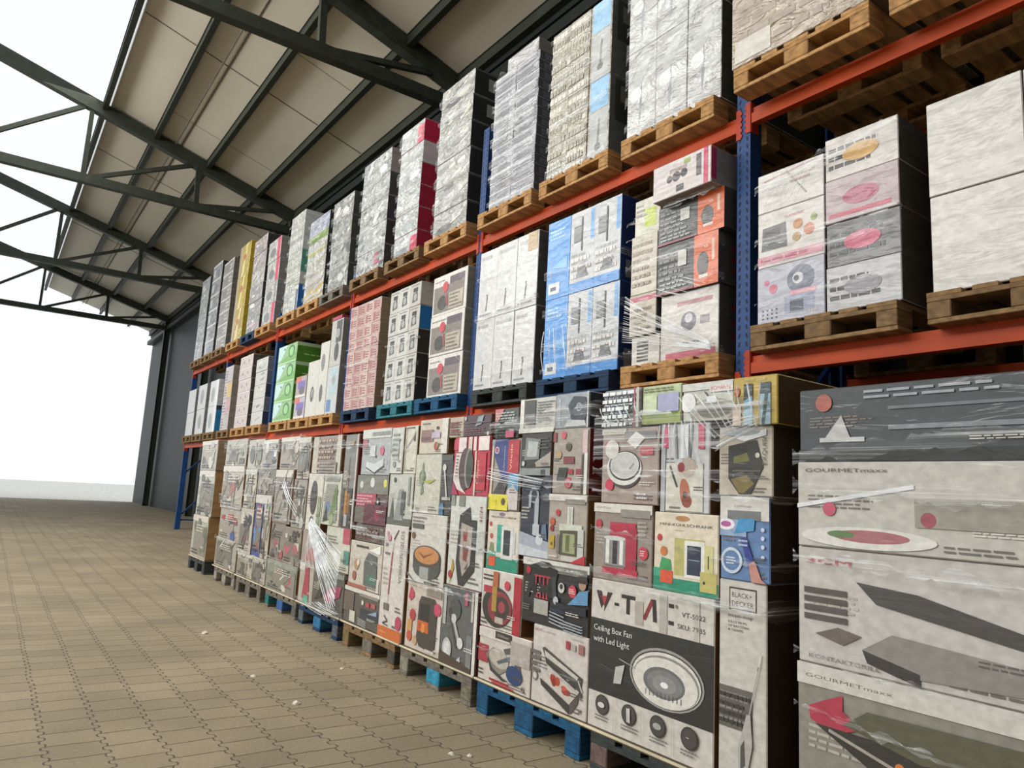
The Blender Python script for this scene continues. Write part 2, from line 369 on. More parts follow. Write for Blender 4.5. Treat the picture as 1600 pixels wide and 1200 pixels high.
# ------------------------------------------------------------------ pallets
PC = {'tan': ('#b98f5d', '#ad8351'), 'grey': ('#7c7468', '#6d665b'), 'brown': ('#8a6d48', '#7a6040'), 'blue': ('#10587f', '#0e4d73'), 'dblue': ('#153a5c', '#123250'), 'teal': ('#2d7d8a', '#276e7a'), 'dark': ('#3b4241', '#343a39')}
protos = {}
def pallet(label, x0, z0, yf, colr, cross=True, blocks=None, group=None):
    if (colr, cross) not in protos or blocks:
        r = thing('euro_pallet', label, 'pallet'); a, b_ = PC[colr]; wa = mat(a, 'wood'); wb = mat(b_, 'wood')
        for c, wd in ((-.3275, .145), (-.1637, .1), (0, .145), (.1637, .1), (.3275, .145)):
            bm = bmesh.new(); bx(bm, c-wd/2, c+wd/2, -.6, .6, .122, .144, bev=.002); obj('deck_board', bm, wa, r)
        for y in (-.5275, 0, .5275):
            bm = bmesh.new(); bx(bm, -.4, .4, y-.0725, y+.0725, .1, .122, bev=.002); obj('stringer_board', bm, wb, r)
        for i, x in enumerate((-.35, 0, .35)):
            hw = .05 if x else .0725
            for y in (-.5275, 0, .5275):
                bm = bmesh.new(); bx(bm, x-hw, x+hw, y-.0725, y+.0725, .022, .1, bev=.004)
                obj('block', bm, mat(blocks[i], 'wood') if blocks else wb, r)
        if cross:
            for y in (-.5275, 0, .5275):
                bm = bmesh.new(); bx(bm, -.4, .4, y-.07, y+.07, 0, .022, bev=.003); obj('bottom_board', bm, wa, r)
        else:
            for x, hw in ((-.35, .05), (0, .0725), (.35, .05)):
                bm = bmesh.new(); bx(bm, x-hw, x+hw, -.6, .6, 0, .022, bev=.003); obj('bottom_board', bm, wa, r)
        if not blocks: protos[(colr, cross)] = r
        used = False
    else: r = copy_tree(protos[(colr, cross)])
    r.location = (x0+.4, yf+.6, z0); tag(r, label, 'pallet', group); return r
GP, MP, TP = 'pallets of the front row on the floor', 'pallets on the middle shelf', 'pallets on the top shelf'
g = -1.223
pallet('dark purplish-brown pallet under the ceiling fan carton', .165, 0, g, 'dark', False, ['#6e5a55', '#2b3550', '#5a4a44'], GP)
pallet('bright blue pallet with three blue blocks, under the grill and vacuum cartons', -.70, 0, g, 'blue', False, None, GP)
pallet('grey weathered pallet with one bright blue middle block', -1.555, 0, g, 'grey', False, ['#8b8778', '#2f8fb0', '#75705f'], GP)
pallet('brown weathered pallet under the tall window vacuum carton', -2.43, 0, g, 'brown', False, ['#7d6a42', '#746e62', '#4c473e'], GP)
pallet('grey ended blue-centred pallet below the triangle of stretched film', -3.33, 0, g, 'dblue', False, ['#5b6468', '#2b719c', '#5a6065'], GP)
pallet('pallet with teal left block and blue middle block, beside the pale grey pallets', -4.20, 0, g, 'grey', False, ['#1f6f6c', '#2f5f9a', '#5d5a50'], GP)
pallet('pale grey floor pallet with the blue boxed goods above', -5.15, 0, g, 'grey', False, None, GP)
pallet('pale grey floor pallet beside the brown carton side at the far left', -6.02, 0, g, 'grey', False, ['#9a9386', '#9a9386', '#8c8578'], GP)
pallet('dark floor pallet at the far left end of the front row', -7.28, 0, g, 'dark', False, None, GP)
pallet('dark brown floor pallet at the right end of the front row', 1.12, 0, g, 'dark', False, ['#4a4038', '#4a4038', '#4a4038'], GP)
for x0, c, lab in ((-.89, 'tan', 'light wood pallet under the leaning mixed cartons'), (-1.80, 'dblue', 'dark blue pallet under the blue tap cartons'), (-2.72, 'dark', 'dark greenish pallet under the plain white cartons'),
                   (-3.75, 'blue', 'blue pallet under the three food-picture cartons'), (-4.60, 'teal', 'teal pallet under the kitchen gadget cartons'), (-5.60, 'dblue', 'blue pallet under the pink cartons'),
                   (-6.63, 'tan', 'light wood pallet under the stepped white cartons'), (-7.46, 'tan', 'light wood pallet under the small purple cartons'), (-8.31, 'tan', 'light wood pallet under the green cartons'),
                   (-9.50, 'tan', 'light wood pallet under the navy-sided white cartons'), (-10.42, 'tan', 'light wood pallet under the pinkish white cartons'), (-11.36, 'brown', 'brown pallet under the thin yellow striped cartons'),
                   (-12.40, 'brown', 'brown pallet under the turquoise-sided cartons'), (-13.35, 'brown', 'brown pallet under the pale grey cartons at the far left')):
    pallet(lab, x0, B1+BH+.001, -.10, c, True, None, MP)
pallet('worn brown pallet on the middle shelf right of the broad blue upright', .12, 1.941, -.10, 'brown', True, None, MP)
pallet('brown middle shelf pallet at the right edge of the rack', 1.05, 1.941, -.10, 'brown', True, None, MP)
for x0, c, lab in ((-.93, 'tan', 'tan top shelf pallet under the broad white cartons'), (-1.86, 'tan', 'tan top shelf pallet under the blue-striped floor cleaner cartons'), (-2.76, 'tan', 'tan top shelf pallet under the stack of flat silver cartons'),
                   (-3.75, 'tan', 'tan top shelf pallet under the black-sided cartons'), (-4.66, 'brown', 'brown top shelf pallet under the red-sided cartons'), (-5.62, 'brown', 'brown top shelf pallet under the dark-sided silver cartons'),
                   (-6.62, 'grey', 'grey top shelf pallet under the patterned grey cartons'), (-7.48, 'tan', 'tan top shelf pallet under the yellow and green trimmed cartons'), (-8.40, 'tan', 'tan top shelf pallet under the white cartons with blue lowest side'),
                   (-9.51, 'tan', 'tan top shelf pallet under the pink-striped cartons'), (-10.35, 'dblue', 'blue top shelf pallet left of the pink-striped cartons'), (-11.30, 'tan', 'tan top shelf pallet under the yellow cartons'),
                   (-12.40, 'brown', 'brown top shelf pallet under the seven grey layers'), (-13.30, 'brown', 'brown top shelf pallet under the black-lidded grey cartons'), (-14.22, 'brown', 'brown top shelf pallet at the far left')):
    pallet(lab, x0, B2+BH+.001, -.12, c, True, None, TP)
pallet('tan top shelf pallet overhanging the beam at the top right corner', .075, 3.451, -.20, 'tan', True, None, TP)
pallet('tan top shelf pallet at the right edge of the rack', .97, 3.451, -.20, 'tan', True, None, TP)

# ------------------------------------------------------------------ front row: mixed cartons of kitchen and household goods
W0, OFF, TAU, DK, MID, LT = '#d8d3c9', '#c9c3b6', '#a2968a', '#34312f', '#7d7870', '#e8e4dc'
PK, RD, BL, NV, TE, GR, YE = '#c9405a', '#b5282f', '#2f63a8', '#22283c', '#2f9482', '#8ea060', '#e0d22e'
def hdr(txt, c=DK, bandc=None, u=.5): return [R(.0, .9, 1, 1, W0), T(.06, .925, .04, txt, c)] + ([R(u, .84, .95, .93, bandc)] if bandc else [])
A = {}
A['a1'] = ('#8d9196', [TL(.02, .05, .98, .95, 9, '#d5dade', 4), TL(.02, .1, .98, .9, 6, '#50555c', 9), TL(0, 0, 1, 1, 5, '#eef2f4', 21), R(.86, 0, .90, 1, '#a04a52'), R(.93, 0, 1, 1, OFF)], 'carton glimpsed through crumpled silvery film, second from the left on top')
A['a2'] = ('#bcc8a0', [R(0, 0, 1, .28, '#93a44b'), R(.42, .3, .95, .78, '#a7a7c9'), R(.05, .3, .4, .75, '#cfd9b5'), TL(.05, .82, .9, .95, 2, '#6d7a4a', 3)], 'pale green and lilac carton on top of the front stack')
A['a3'] = ('#c3c6bc', [R(0, .8, 1, 1, '#cfd1cb'), R(.55, .72, 1, .93, '#d9d4cf'), T(.58, .77, .10, 'BOMANN', '#b04a52'), E(.62, .22, .46, .34, '#8d8a7d'), E(.63, .25, .40, .27, '#b3ab9b'), E(.64, .26, .34, .2, '#7a7468'), L(.45, .75, .62, .45, .05, '#333634'), R(.5, .45, .68, .62, '#e4e8ea'), E(.12, .5, .16, .25, '#e8e9e6')], 'silver-green carton picturing a frying pan with red lettering')
A['a4'] = ('#b89f44', [R(.26, .0, .46, .85, '#a9c8d8'), R(.62, .0, .86, .85, '#9dbccb'), R(.26, .5, .46, .85, '#262c2b'), R(.62, .62, .86, .85, '#39474b'), P([(.26, .5), (.46, .6), (.46, .4), (.26, .3)], '#6fa0bc'), P([(.66, .0), (.73, 0), (.84, .8), (.76, .8)], '#39525c'), R(0, 0, .2, .45, '#d8c3b2'), E(.1, .7, .07, .1, '#a9582c'), T(.3, .9, .06, 'PROFI COOK', '#d5cc9a')], 'mustard yellow carton with two dark window pictures at the top corner')
A['a5'] = ('#a5948b', [R(0, .92, .45, 1, OFF), T(.04, .945, .025, 'GOURMETmaxx', '#6d655d'), R(.42, .84, .96, .95, '#6d6b68'), E(.43, .42, .29, .22, '#3d302e'), E(.42, .47, .31, .23, '#dcdad6'), E(.43, .50, .28, .2, '#2d322e'), E(.43, .505, .255, .18, '#d3d2cf'), E(.43, .51, .23, .16, '#c3c3c1'), L(.52, .45, .6, .53, .03, '#8d8d8b'), P([(.46, .82), (.62, .95), (.78, .86), (.62, .72)], '#e6e4e0'), R(.7, .64, .92, .74, '#c4384e'), T(.72, .67, .03, '1500 W', W0), C(.17, .24, .08, '#c4304a'), P([(.08, .7), (.14, .77), (.12, .83), (.05, .78)], '#c4384e'), C(.2, .72, .13, '#e0dcd6'), TL(.66, .06, .9, .16, 2, '#e0dcd6', 2)], 'taupe carton picturing a round white lidded robot cleaner')
A['a6'] = ('#c9cacb', [R(.12, .02, .88, .55, '#d7d3c8'), R(0, .0, .1, 1, '#aeb3b8'), R(.05, .72, .16, .97, '#c8476a'), R(.78, .7, .9, .98, '#c8476a'), R(.42, .6, .58, .98, '#e9edf0'), L(.3, .98, .34, .6, .04, '#8a8f98'), L(.66, .98, .6, .6, .04, '#777c85'), C(.58, .5, .16, '#b9a99b'), C(.44, .5, .08, '#8d2026'), L(.2, .52, .36, .28, .04, '#3e423b'), E(.52, .22, .1, .16, '#b56a4c', .3), C(.56, .13, .1, '#8c4434'), C(.53, .2, .05, '#3a2320'), TL(.2, .03, .45, .08, 1, MID, 4)], 'white carton picturing sliced food and a hand mixer')
A['a8'] = ('#bfb6a7', [P([(.2, .72), (.72, .8), (.84, .42), (.62, .04), (.4, .03), (.2, .25)], '#28271f'), P([(.3, .56), (.55, .62), (.6, .5), (.3, .47)], '#6d6a2b'), P([(.25, .24), (.55, .3), (.68, .18), (.5, .05), (.4, .05)], '#79682f'), R(.28, .35, .8, .37, '#58564a'), C(.74, .58, .04, '#c9c6bd'), T(.9, .45, .07, 'EXQUISIT', '#5a554c', PI/2, .45), P([(.3, .84), (.9, .95), (.9, .86), (.5, .78)], '#e8eaee'), E(.45, .92, .35, .06, '#9fa3ab')], 'beige carton with a dark bronze shield-shaped product picture')
A['a9'] = ('#94887f', [R(0, .88, 1, 1, '#d9d5cc'), T(.04, .925, .03, 'GOURMETmaxx', '#77706a'), R(.48, .83, .97, .93, '#8d8780'), R(.30, .55, .74, .76, '#b02845'), R(.56, .15, .76, .70, '#a8233f'), R(.18, .08, .78, .17, '#b3304a'), R(.2, .2, .58, .55, '#8d8a88'), R(.24, .22, .3, .53, '#e1e1df'), R(.36, .22, .44, .53, '#2a2a2c'), R(.48, .22, .54, .53, '#e8e8e6'), E(.39, .55, .19, .03, '#cfcfcd'), C(.1, .72, .06, '#b83240'), C(.87, .4, .08, '#c4384e'), TL(.82, .36, .92, .44, 3, '#e8d8d6', 5), TL(.78, .6, .95, .8, 4, '#b5ada5', 6)], 'taupe carton picturing a red stand mixer with steel bowl')
A['a10'] = ('#ddd2bd', [R(0, 0, 1, .17, '#1f8b6f'), R(0, .17, .3, .28, '#3aa07f'), T(.1, .83, .035, 'MINI-KÜHLSCHRANK', '#2c2a26', 0, .82), E(.46, .93, .11, .035, '#b5834a'), T(.35, .77, .015, 'RETRO DESIGN', '#77706a'), C(.1, .67, .045, '#b8323a'), R(.34, .22, .8, .68, '#b9b46e'), R(.50, .2, .8, .66, '#e6e6e0'), R(.54, .24, .75, .6, '#27324a'), R(.56, .42, .73, .43, '#8fa3b8'), R(.8, .28, .93, .62, '#cfc98a'), L(.86, .34, .86, .5, .02, '#4c4a32'), R(.74, .06, .98, .3, '#c0b86c'), C(.8, .17, .02, DK), R(.12, .1, .32, .26, '#d9552e'), P([(.1, .26), (.3, .28), (.28, .40), (.14, .42)], '#3f9c5c'), C(.17, .5, .06, '#c87a3d')], 'cream and green carton picturing a pale yellow mini fridge')
A['a11'] = ('#5d7fae', [R(0, .72, 1, 1, '#d5d2cd'), T(.3, .87, .03, 'CLEANmaxx', '#57524c', 0, .35), R(.16, .72, .84, .83, '#747678'), R(0, .52, .55, .72, '#8fa8c8'), E(.13, .66, .18, .07, '#ece8ee'), E(.13, .66, .11, .035, '#b0589a'), P([(.3, .55), (.7, .6), (.72, .74), (.4, .74)], '#3f8fc4'), C(.25, .23, .22, '#c8d5e6'), C(.25, .23, .17, '#5d7fae'), TL(.15, .18, .35, .28, 3, '#dfe6f0', 7), P([(.44, .5), (.55, .52), (.72, .22), (.6, .15)], '#2a3a8f'), P([(.6, .2), (.72, .26), (.85, .05), (.95, .0), (.66, 0)], '#c08a7e'), C(.88, .62, .035, '#c8d5e6'), C(.88, .52, .035, '#c8d5e6'), C(.88, .42, .035, '#c8d5e6'), C(.88, .3, .035, '#c8d5e6'), TL(.4, .4, .6, .5, 2, '#b8c8de', 8)], 'blue carton picturing a blue handled mop and round symbols')
ring = [C(.60, .39, .235, '#cfcdc8')]
A['a12'] = ('#cfcac3', [R(0, .24, 1, .73, '#2b2a28'), P([(.05, .92), (.10, .92), (.125, .84), (.1, .8)], '#3a1f22'), P([(.13, .84), (.155, .92), (.20, .92), (.125, .78)], '#3a1f22'), P([(.1, .89), (.15, .89), (.125, .82)], '#a33a40'), R(.22, .84, .26, .86, '#2c2321'), R(.28, .9, .4, .925, '#2c2321'), R(.325, .8, .355, .9, '#2c2321'), P([(.46, .79), (.49, .79), (.56, .93), (.53, .93)], '#8a2530'), P([(.54, .93), (.57, .93), (.58, .79), (.55, .79)], '#2c2321'), R(.6, .8, .64, .92, '#b9b5ae'), R(.67, .9, .71, .925, '#2c2321'), R(.67, .795, .71, .82, '#2c2321'), C(.73, .915, .012, MID), R(.40, .75, .47, .9, '#b0aaa1'), R(.6, .73, .66, .98, '#b6b0a9'), R(.86, .73, .9, .98, '#c0bab3'),
  T(.77, .86, .030, 'VT-5022', '#3a3735', 0, .17), T(.74, .785, .030, 'SKU: 7935', '#3a3735', 0, .20), T(.04, .65, .040, 'Ceiling Box Fan', '#e9e7e3', 0, .34), T(.04, .575, .040, 'with Led Light', '#e9e7e3', 0, .32),
  E(.655, .455, .285, .185, '#9c9b98'), E(.655, .452, .272, .172, '#3a3937'), E(.655, .45, .262, .165, '#dedbd5'), E(.655, .44, .252, .155, '#8f8e8a'), E(.65, .432, .245, .148, '#ddd9d2'), E(.645, .43, .16, .095, '#6b6c6c'), E(.65, .428, .135, .078, '#7d7f80'), E(.65, .424, .09, .05, '#8f9192'), E(.65, .42, .03, .018, '#f2f2f0'), [R(.505+.03*k, .335, .51+.03*k, .37, '#55575a') for k in range(10)],
  P([(.25, .44), (.33, .47), (.30, .34), (.235, .33)], '#b9b9b6'), L(.1, .43, .24, .41, .004, '#5a5957'), L(.28, .5, .42, .47, .006, '#a9a8a5'),
  [[C(.14+.235*k, .165, .066, '#332b29'), C(.14+.235*k, .165, .058, '#4a4543'), TL(.08+.235*k, .06, .22+.235*k, .1, 2, '#7a756f', 30+k)] for k in range(4)], E(.14, .165, .03, .018, '#d9d6d1'), P([(.365, .12), (.395, .12), (.39, .21), (.36, .205)], '#c9c6c2'), E(.61, .165, .032, .02, '#a9a7a4'), T(.825, .155, .03, '~', '#e0deda'), [R(.25+.235*k, .03, .253+.235*k, .22, '#b1aca6') for k in range(3)]], 'large white and black ceiling fan carton at the bottom of the front stack')
A['a13'] = ('#cbc7c0', [R(.22, .85, .80, .965, '#33302e'), R(.245, .858, .775, .957, '#cbc7c0'), T(.28, .915, .026, 'BLACK+', '#33302e', 0, .42), T(.28, .872, .026, 'DECKER', '#33302e', 0, .46), T(.2, .815, .018, 'steam-mop', '#4a4744', 0, .52), T(.2, .785, .012, 'KILLS 99.9%', '#5d5a56', 0, .4), T(.2, .765, .012, 'OF BACTERIA', '#5d5a56', 0, .45), T(.2, .745, .012, '& GERMS', '#5d5a56', 0, .32), R(.02, .27, .72, .47, '#66635d'), TL(.04, .28, .7, .45, 7, '#8d8a83', 13), TL(.04, .28, .7, .45, 4, '#3d3b38', 14), L(.90, .66, .86, .59, .035, '#d3d1cd'), L(.86, .6, .84, .58, .03, '#8b8985'), L(.85, .58, .66, .34, .025, '#a9a7a3'), P([(.62, .36), (.7, .36), (.74, .22), (.62, .06), (.46, .03), (.44, .18)], '#b3b1ad'), P([(.5, .2), (.58, .24), (.6, .12), (.5, .09)], '#55534f')], 'narrow white steam mop carton at the bottom right of the front stack')
A['b1'] = ('#4c5350', [P([(0, 1), (.4, 1), (0, .35)], '#c8777a'), TL(.02, .05, .98, .9, 9, '#b9bfb8', 41), TL(.02, .05, .98, .6, 6, '#262c2c', 42), R(.55, .02, .9, .25, '#b94f6d')], 'small dark carton with a pink corner at top left of the second stack')
A['b2'] = ('#c6c6c0', [R(0, 0, .12, 1, '#e3e2dc'), R(.15, .25, .45, .95, '#4a4c48'), R(.16, .45, .44, .55, '#8a8b86'), TL(.5, .3, .98, .9, 8, '#6d6f6b', 43), R(0, 0, 1, .14, '#dcdbd2')], 'white carton with a dark gadget picture on the top layer')
A['b3'] = ('#9aa1a8', [T(.16, .12, .09, 'silence', '#dfe3e6', PI/2, .75), P([(.4, .65), (.55, .9), (.9, .85), (.98, .5), (.9, .2), (.5, .25)], '#3c444e'), C(.72, .58, .12, '#9aa3ad'), C(.72, .58, .08, '#3c444e'), P([(.3, .05), (.4, .25), (.9, .2), (.95, .05)], '#c3c6c6'), R(.96, 0, 1, 1, '#d5d7d8')], 'grey carton picturing a dark motor housing, top right of the second stack')
A['b4'] = ('#9a958e', [P([(.15, 1), (.6, 1), (.95, .45), (.45, .42), (.1, .8)], '#32407c'), R(.6, .52, .96, .98, '#b5303f'), T(.74, .56, .05, 'Vileda', '#efc9a8', PI/2, .36), T(.50, .55, .03, 'Ultramax', '#b9c3dd', PI/2, .35), C(.22, .84, .07, '#d9c9cf'), C(.22, .84, .05, '#a04a6a'), R(.66, .28, .98, .5, '#5aa0cc'), P([(.12, .2), (.4, .45), (.62, .38), (.5, .15)], '#45403f'), P([(0, 0), (.08, .9), (.12, .9), (.1, .1)], '#dcc6b4'), R(0, 0, .66, .22, '#e2d62f'), R(0, .02, .05, .18, '#98952c'), T(.28, .07, .08, '!', '#5a5520'), C(.52, .12, .07, '#574c22'), P([(.62, .28), (.8, .36), (.98, .26), (.98, .02), (.7, .02)], '#cfc6c4')], 'floor wiper carton with blue and red panels above a yellow strip')
A['b5'] = ('#2c2c2a', [P([(.18, .9), (.66, .84), (.62, .38), (.14, .36)], '#7d8280'), P([(.26, .82), (.58, .78), (.55, .44), (.22, .44)], '#b3b9b8'), P([(.5, .3), (1, .55), (1, .22), (.55, .2)], '#a59d95'), R(0, 0, 1, .17, '#8a8f8c'), R(.7, .02, .85, .14, '#44484a'), C(.12, .28, .06, '#c6c6c2'), TL(.6, .6, .95, .9, 4, '#55554f', 44)], 'black carton picturing a floodlight screen')
A['b6'] = ('#a39a8f', [R(.84, .62, .97, .97, '#d3b8b8'), R(.9, 0, .98, .62, '#e1dfda'), R(.82, .02, .86, .6, '#57534e'), C(.3, .9, .07, '#d0566a'), R(.0, .8, .1, .95, '#8a3c40'), C(.45, .72, .08, '#4c4a2c'), C(.18, .6, .08, '#b59a7a'), R(.32, .46, .62, .57, '#7c3136'), R(.04, .3, .2, .38, '#9d968c'), P([(.14, .2), (.4, .2), (.45, .4), (.2, .4)], '#32352c'), R(.46, .3, .6, .38, '#a3303c'), R(.68, .28, .82, .38, '#8e3038'), C(.48, .17, .1, '#c43a55'), C(.48, .17, .07, '#a9a29a'), C(.48, .17, .05, '#c43a55'), TL(.02, .5, .25, .55, 2, DK, 45)], 'beige carton with rows of small red and green accessories')
A['b7'] = ('#262b3c', [P([(0, 0), (1, 0), (1, .2), (0, .30)], '#a3aab8'), P([(0, 0), (1, .0), (1, .08), (0, .14)], '#c3c9d0'), R(.5, .26, .64, .72, '#a9b0b8'), R(.46, .27, .68, .40, '#b9c0c8'), E(.47, .76, .16, .1, '#a9b0b8'), E(.47, .76, .10, .06, '#262b3c'), R(.3, .6, .38, .76, '#a9b0b8'), R(.38, .68, .52, .74, '#262b3c'), C(.7, .22, .12, '#c9ced6'), P([(.75, .25), (.95, .22), (.9, .42), (.78, .4)], '#59708c'), TL(.05, .8, .98, .98, 4, '#4a5068', 46)], 'dark navy carton picturing a curved chrome kitchen tap')
A['b8'] = ('#a99f94', [R(0, .9, 1, 1, '#dcd7d0'), T(.04, .93, .025, 'GOURMETmaxx', '#9a938b'), R(.44, .86, .96, .93, '#8f8982'), C(.27, .72, .06, '#b8323a'), R(.52, .5, .66, .82, '#d2d3cd'), R(.56, .52, .62, .8, '#b3b5a8'), R(.32, .46, .9, .56, '#c9ccbe'), P([(.36, .1), (.85, .1), (.82, .48), (.34, .46)], '#4d4b36'), P([(.42, .14), (.74, .14), (.72, .42), (.42, .42)], '#9aa078'), R(.5, .16, .6, .4, '#5f6a3a'), R(.8, .1, .95, .5, '#c3c4c0'), R(.26, .12, .34, .4, '#77706a'), R(.06, .18, .2, .38, '#b59a28'), C(.13, .58, .07, '#b8542c'), C(.12, .48, .05, '#8e2e26'), C(.13, .25, .03, '#6f5c1e'), R(.4, .02, .95, .1, '#c3bfb8'), P([(.62, 0), (1, .14), (1, 0)], '#b5282f'), TL(.06, .04, .35, .1, 1, '#d6d2ca', 48)], 'taupe carton picturing a food processor with green vegetables')
A['b9'] = ('#d9d0c2', [R(0, 0, 1, .22, '#1d8a72'), R(0, .16, .3, .30, '#49a58c'), T(.1, .87, .035, 'MINI-KÜHLSCHRANK', '#2c2a26', 0, .8), E(.45, .94, .1, .03, '#8a6f92'), C(.1, .76, .045, '#b8323a'), R(.32, .3, .5, .76, '#35a090'), R(.46, .2, .82, .74, '#d9dcd8'), R(.53, .26, .74, .68, '#2a3338'), R(.54, .45, .73, .46, '#6f7d84'), R(.82, .3, .9, .66, '#c6cac6'), R(.08, .06, .3, .22, '#d9552e'), C(.14, .56, .05, '#b8533d'), P([(.08, .3), (.24, .3), (.22, .44), (.12, .46)], '#7e8f62')], 'cream and teal carton picturing a turquoise mini fridge')
A['b10'] = ('#d3cdc6', [R(.82, 0, 1, .95, '#a82030'), TL(.05, .8, .4, .93, 2, DK, 49), E(.42, .38, .36, .34, '#2e2e28', .1), E(.5, .38, .3, .28, '#8a3038'), E(.54, .38, .2, .2, '#3a302e'), C(.55, .4, .1, '#a33e4c'), R(.08, .6, .32, .72, '#b02f44'), R(.3, .3, .42, .86, '#a9863c'), R(.31, .72, .44, .98, '#b0623c'), C(.66, .78, .08, '#c43a50'), R(.4, .12, .6, .22, '#b9b1a8'), TL(.04, .05, .2, .18, 2, DK, 50)], 'white carton with red side picturing a red and black pan')
A['b11'] = ('#232122', [R(0, .88, 1, 1, '#d6d3cd'), T(.06, .93, .025, 'CLEANmaxx', '#6d6a66'), R(.48, .82, .97, .93, '#77756f'), T(.52, .86, .03, 'Hemdenbügler', '#d8d6d0', 0, .4), P([(.16, .5), (.12, .88), (.3, .96), (.42, .96), (.56, .86), (.5, .45), (.42, .4), (.42, .72), (.24, .72), (.24, .42)], '#131315'), P([(.06, .38), (.12, .38), (.2, .74), (.14, .78)], '#1b1d22'), P([(.5, .36), (.56, .36), (.52, .78), (.46, .74)], '#30363d'), R(.2, .72, .45, .75, '#a42c3a'), [R(.22+.06*k, .6+.03*(k % 2), .235+.06*k, .74, '#b3303f') for k in range(4)], [P([(.23+.05*k, .40), (.25+.05*k, .50), (.27+.05*k, .40)], '#b3303f') for k in range(4)], R(.21, .16, .43, .38, '#a9a69f'), C(.1, .8, .06, '#b02638'), TL(.02, .18, .16, .28, 3, '#77756f', 51), C(.62, .62, .075, '#c9c9c6'), C(.62, .64, .04, '#2a2a2c'), C(.78, .6, .09, '#c23a48'), TL(.73, .56, .83, .64, 3, '#f0d8d6', 52), P([(.72, .4), (1, .45), (1, .66), (.88, .62), (.8, .5)], '#5f93bd'), C(.92, .72, .08, '#a98a78'), P([(.86, .74), (.99, .74), (.98, .84), (.87, .84)], '#2a211e'), C(.55, .42, .06, '#b9bfc6'), R(.55, .28, .98, .40, '#121827'), [P([(.46, .1+.05*k), (.68, .06+.05*k), (.68, .045+.05*k), (.46, .085+.05*k)], '#b9c3cf') for k in range(4)], [P([(.68, .02+.04*k), (.93, .0+.04*k), (.95, .03+.04*k), (.93, .015+.04*k), (.68, .035+.04*k)], '#aab4c2') for k in range(4)], P([(.46, .28), (.6, .32), (.7, .27), (.68, .24), (.48, .24)], '#1c2437')], 'black carton picturing a dark shirt on an ironing stand')
A['b12'] = ('#cfc6be', [R(0, .82, .62, 1, '#d3cec7'), R(.33, .86, .64, 1, '#3a3632'), T(.37, .90, .05, 'CLEANmaxx', '#b9b4ad', 0, .22), R(0, .35, .2, .68, '#a23442'), P([(.16, .52), (.3, .68), (.5, .62), (.6, .35), (.45, .22), (.3, .25)], '#8a847a'), E(.42, .5, .2, .16, '#b9b3a5', -.5), P([(.5, .7), (.66, .78), (.8, .62), (.84, .4), (.76, .4), (.66, .66), (.54, .62)], '#5a5452'), P([(.38, .44), (.64, .62), (.7, .56), (.42, .4)], '#59646e'), E(.72, .3, .15, .17, '#26406e'), P([(.18, .55), (.3, .3), (.5, .18), (.62, .15), (.5, .12), (.26, .24)], '#3a3a38'), R(.25, .06, .62, .1, '#9a1d28'), R(.3, .02, .72, .05, '#b02a34'), TL(.02, .1, .14, .24, 2, '#3e3a36', 53), C(.88, .12, .05, '#a9a29a'), C(.88, .12, .03, '#4b4642'), R(.64, .5, 1, .9, '#b3a9a2')], 'carton picturing a wet and dry vacuum with a blue tank')
A['b13'] = ('#cfc8c3', [T(.04, .925, .035, '3CM', '#a5283c', 0, .13), T(.2, .925, .022, 'CLATRONIC', '#9a938d', 0, .24), T(.72, .93, .018, 'KONTAKTGRILL', '#8d8781', 0, .2), P([(.2, .72), (.24, .74), (.93, .5), (.9, .32), (.82, .36), (.28, .56)], '#4a4542'), P([(.24, .70), (.86, .5), (.84, .46), (.26, .62)], '#c8c3bd'), P([(.26, .6), (.8, .40), (.82, .34), (.28, .54)], '#3a3634'), P([(.2, .34), (.36, .46), (.86, .3), (.72, .14)], '#cbc4ba'), P([(.18, .33), (.72, .13), (.72, .02), (.2, .25)], '#3c3836'), P([(.72, .13), (.88, .3), (.86, .18), (.74, .02)], '#595350'), C(.42, .38, .06, '#a3352f'), C(.5, .36, .055, '#b3452f'), C(.44, .33, .045, '#8d2e26'), E(.66, .27, .08, .04, '#a04036'), E(.62, .31, .05, .03, '#c45a4a'), L(.86, .46, .93, .34, .025, '#b9b3ac'), C(.9, .3, .035, '#46413e'), [R(0, .62-.075*k, .17, .67-.075*k, '#6d6662') for k in range(4)], C(.08, .34, .06, '#8a837d'), C(.08, .34, .04, '#cfc8c3'), R(.63, .8, .7, .9, '#a33a44'), R(.72, .8, .8, .88, '#b3aca6'), R(.85, .78, .94, .9, '#9c6a68'), C(.9, .1, .02, '#77706a')], 'white carton picturing an open contact grill with red tomatoes')
A['c1'] = ('#c9beae', [R(.08, .35, .5, .7, '#8a6a66'), R(.08, .38, .42, .5, '#6f4a4a'), C(.62, .22, .12, '#a3443e'), C(.68, .25, .06, '#7a8a4a'), R(.45, .45, .75, .62, '#b9adc2'), R(.6, .7, .68, .78, DK), TL(.1, .84, .5, .93, 1, MID, 54), R(.8, 0, 1, 1, '#d8d4ca')], 'cream carton with small household pictures, top left of the third stack')
A['c2'] = ('#b8ad9c', [TL(.1, .1, .9, .8, 6, '#7a5a50', 55), TL(.1, .1, .9, .8, 4, '#8c4a4a', 56)], 'small beige carton between the cream and purple cartons on top')
A['c3'] = ('#4c3840', [P([(.45, .45), (.55, .9), (.75, .95), (.68, .55)], '#8f9aa3'), C(.08, .85, .1, '#b9b0b3'), C(.92, .1, .1, '#c0b9b4'), TL(.05, .1, .8, .4, 3, '#7c4a5a', 57), R(0, .6, 1, .66, '#5c4650')], 'dark purple carton on top of the third stack')
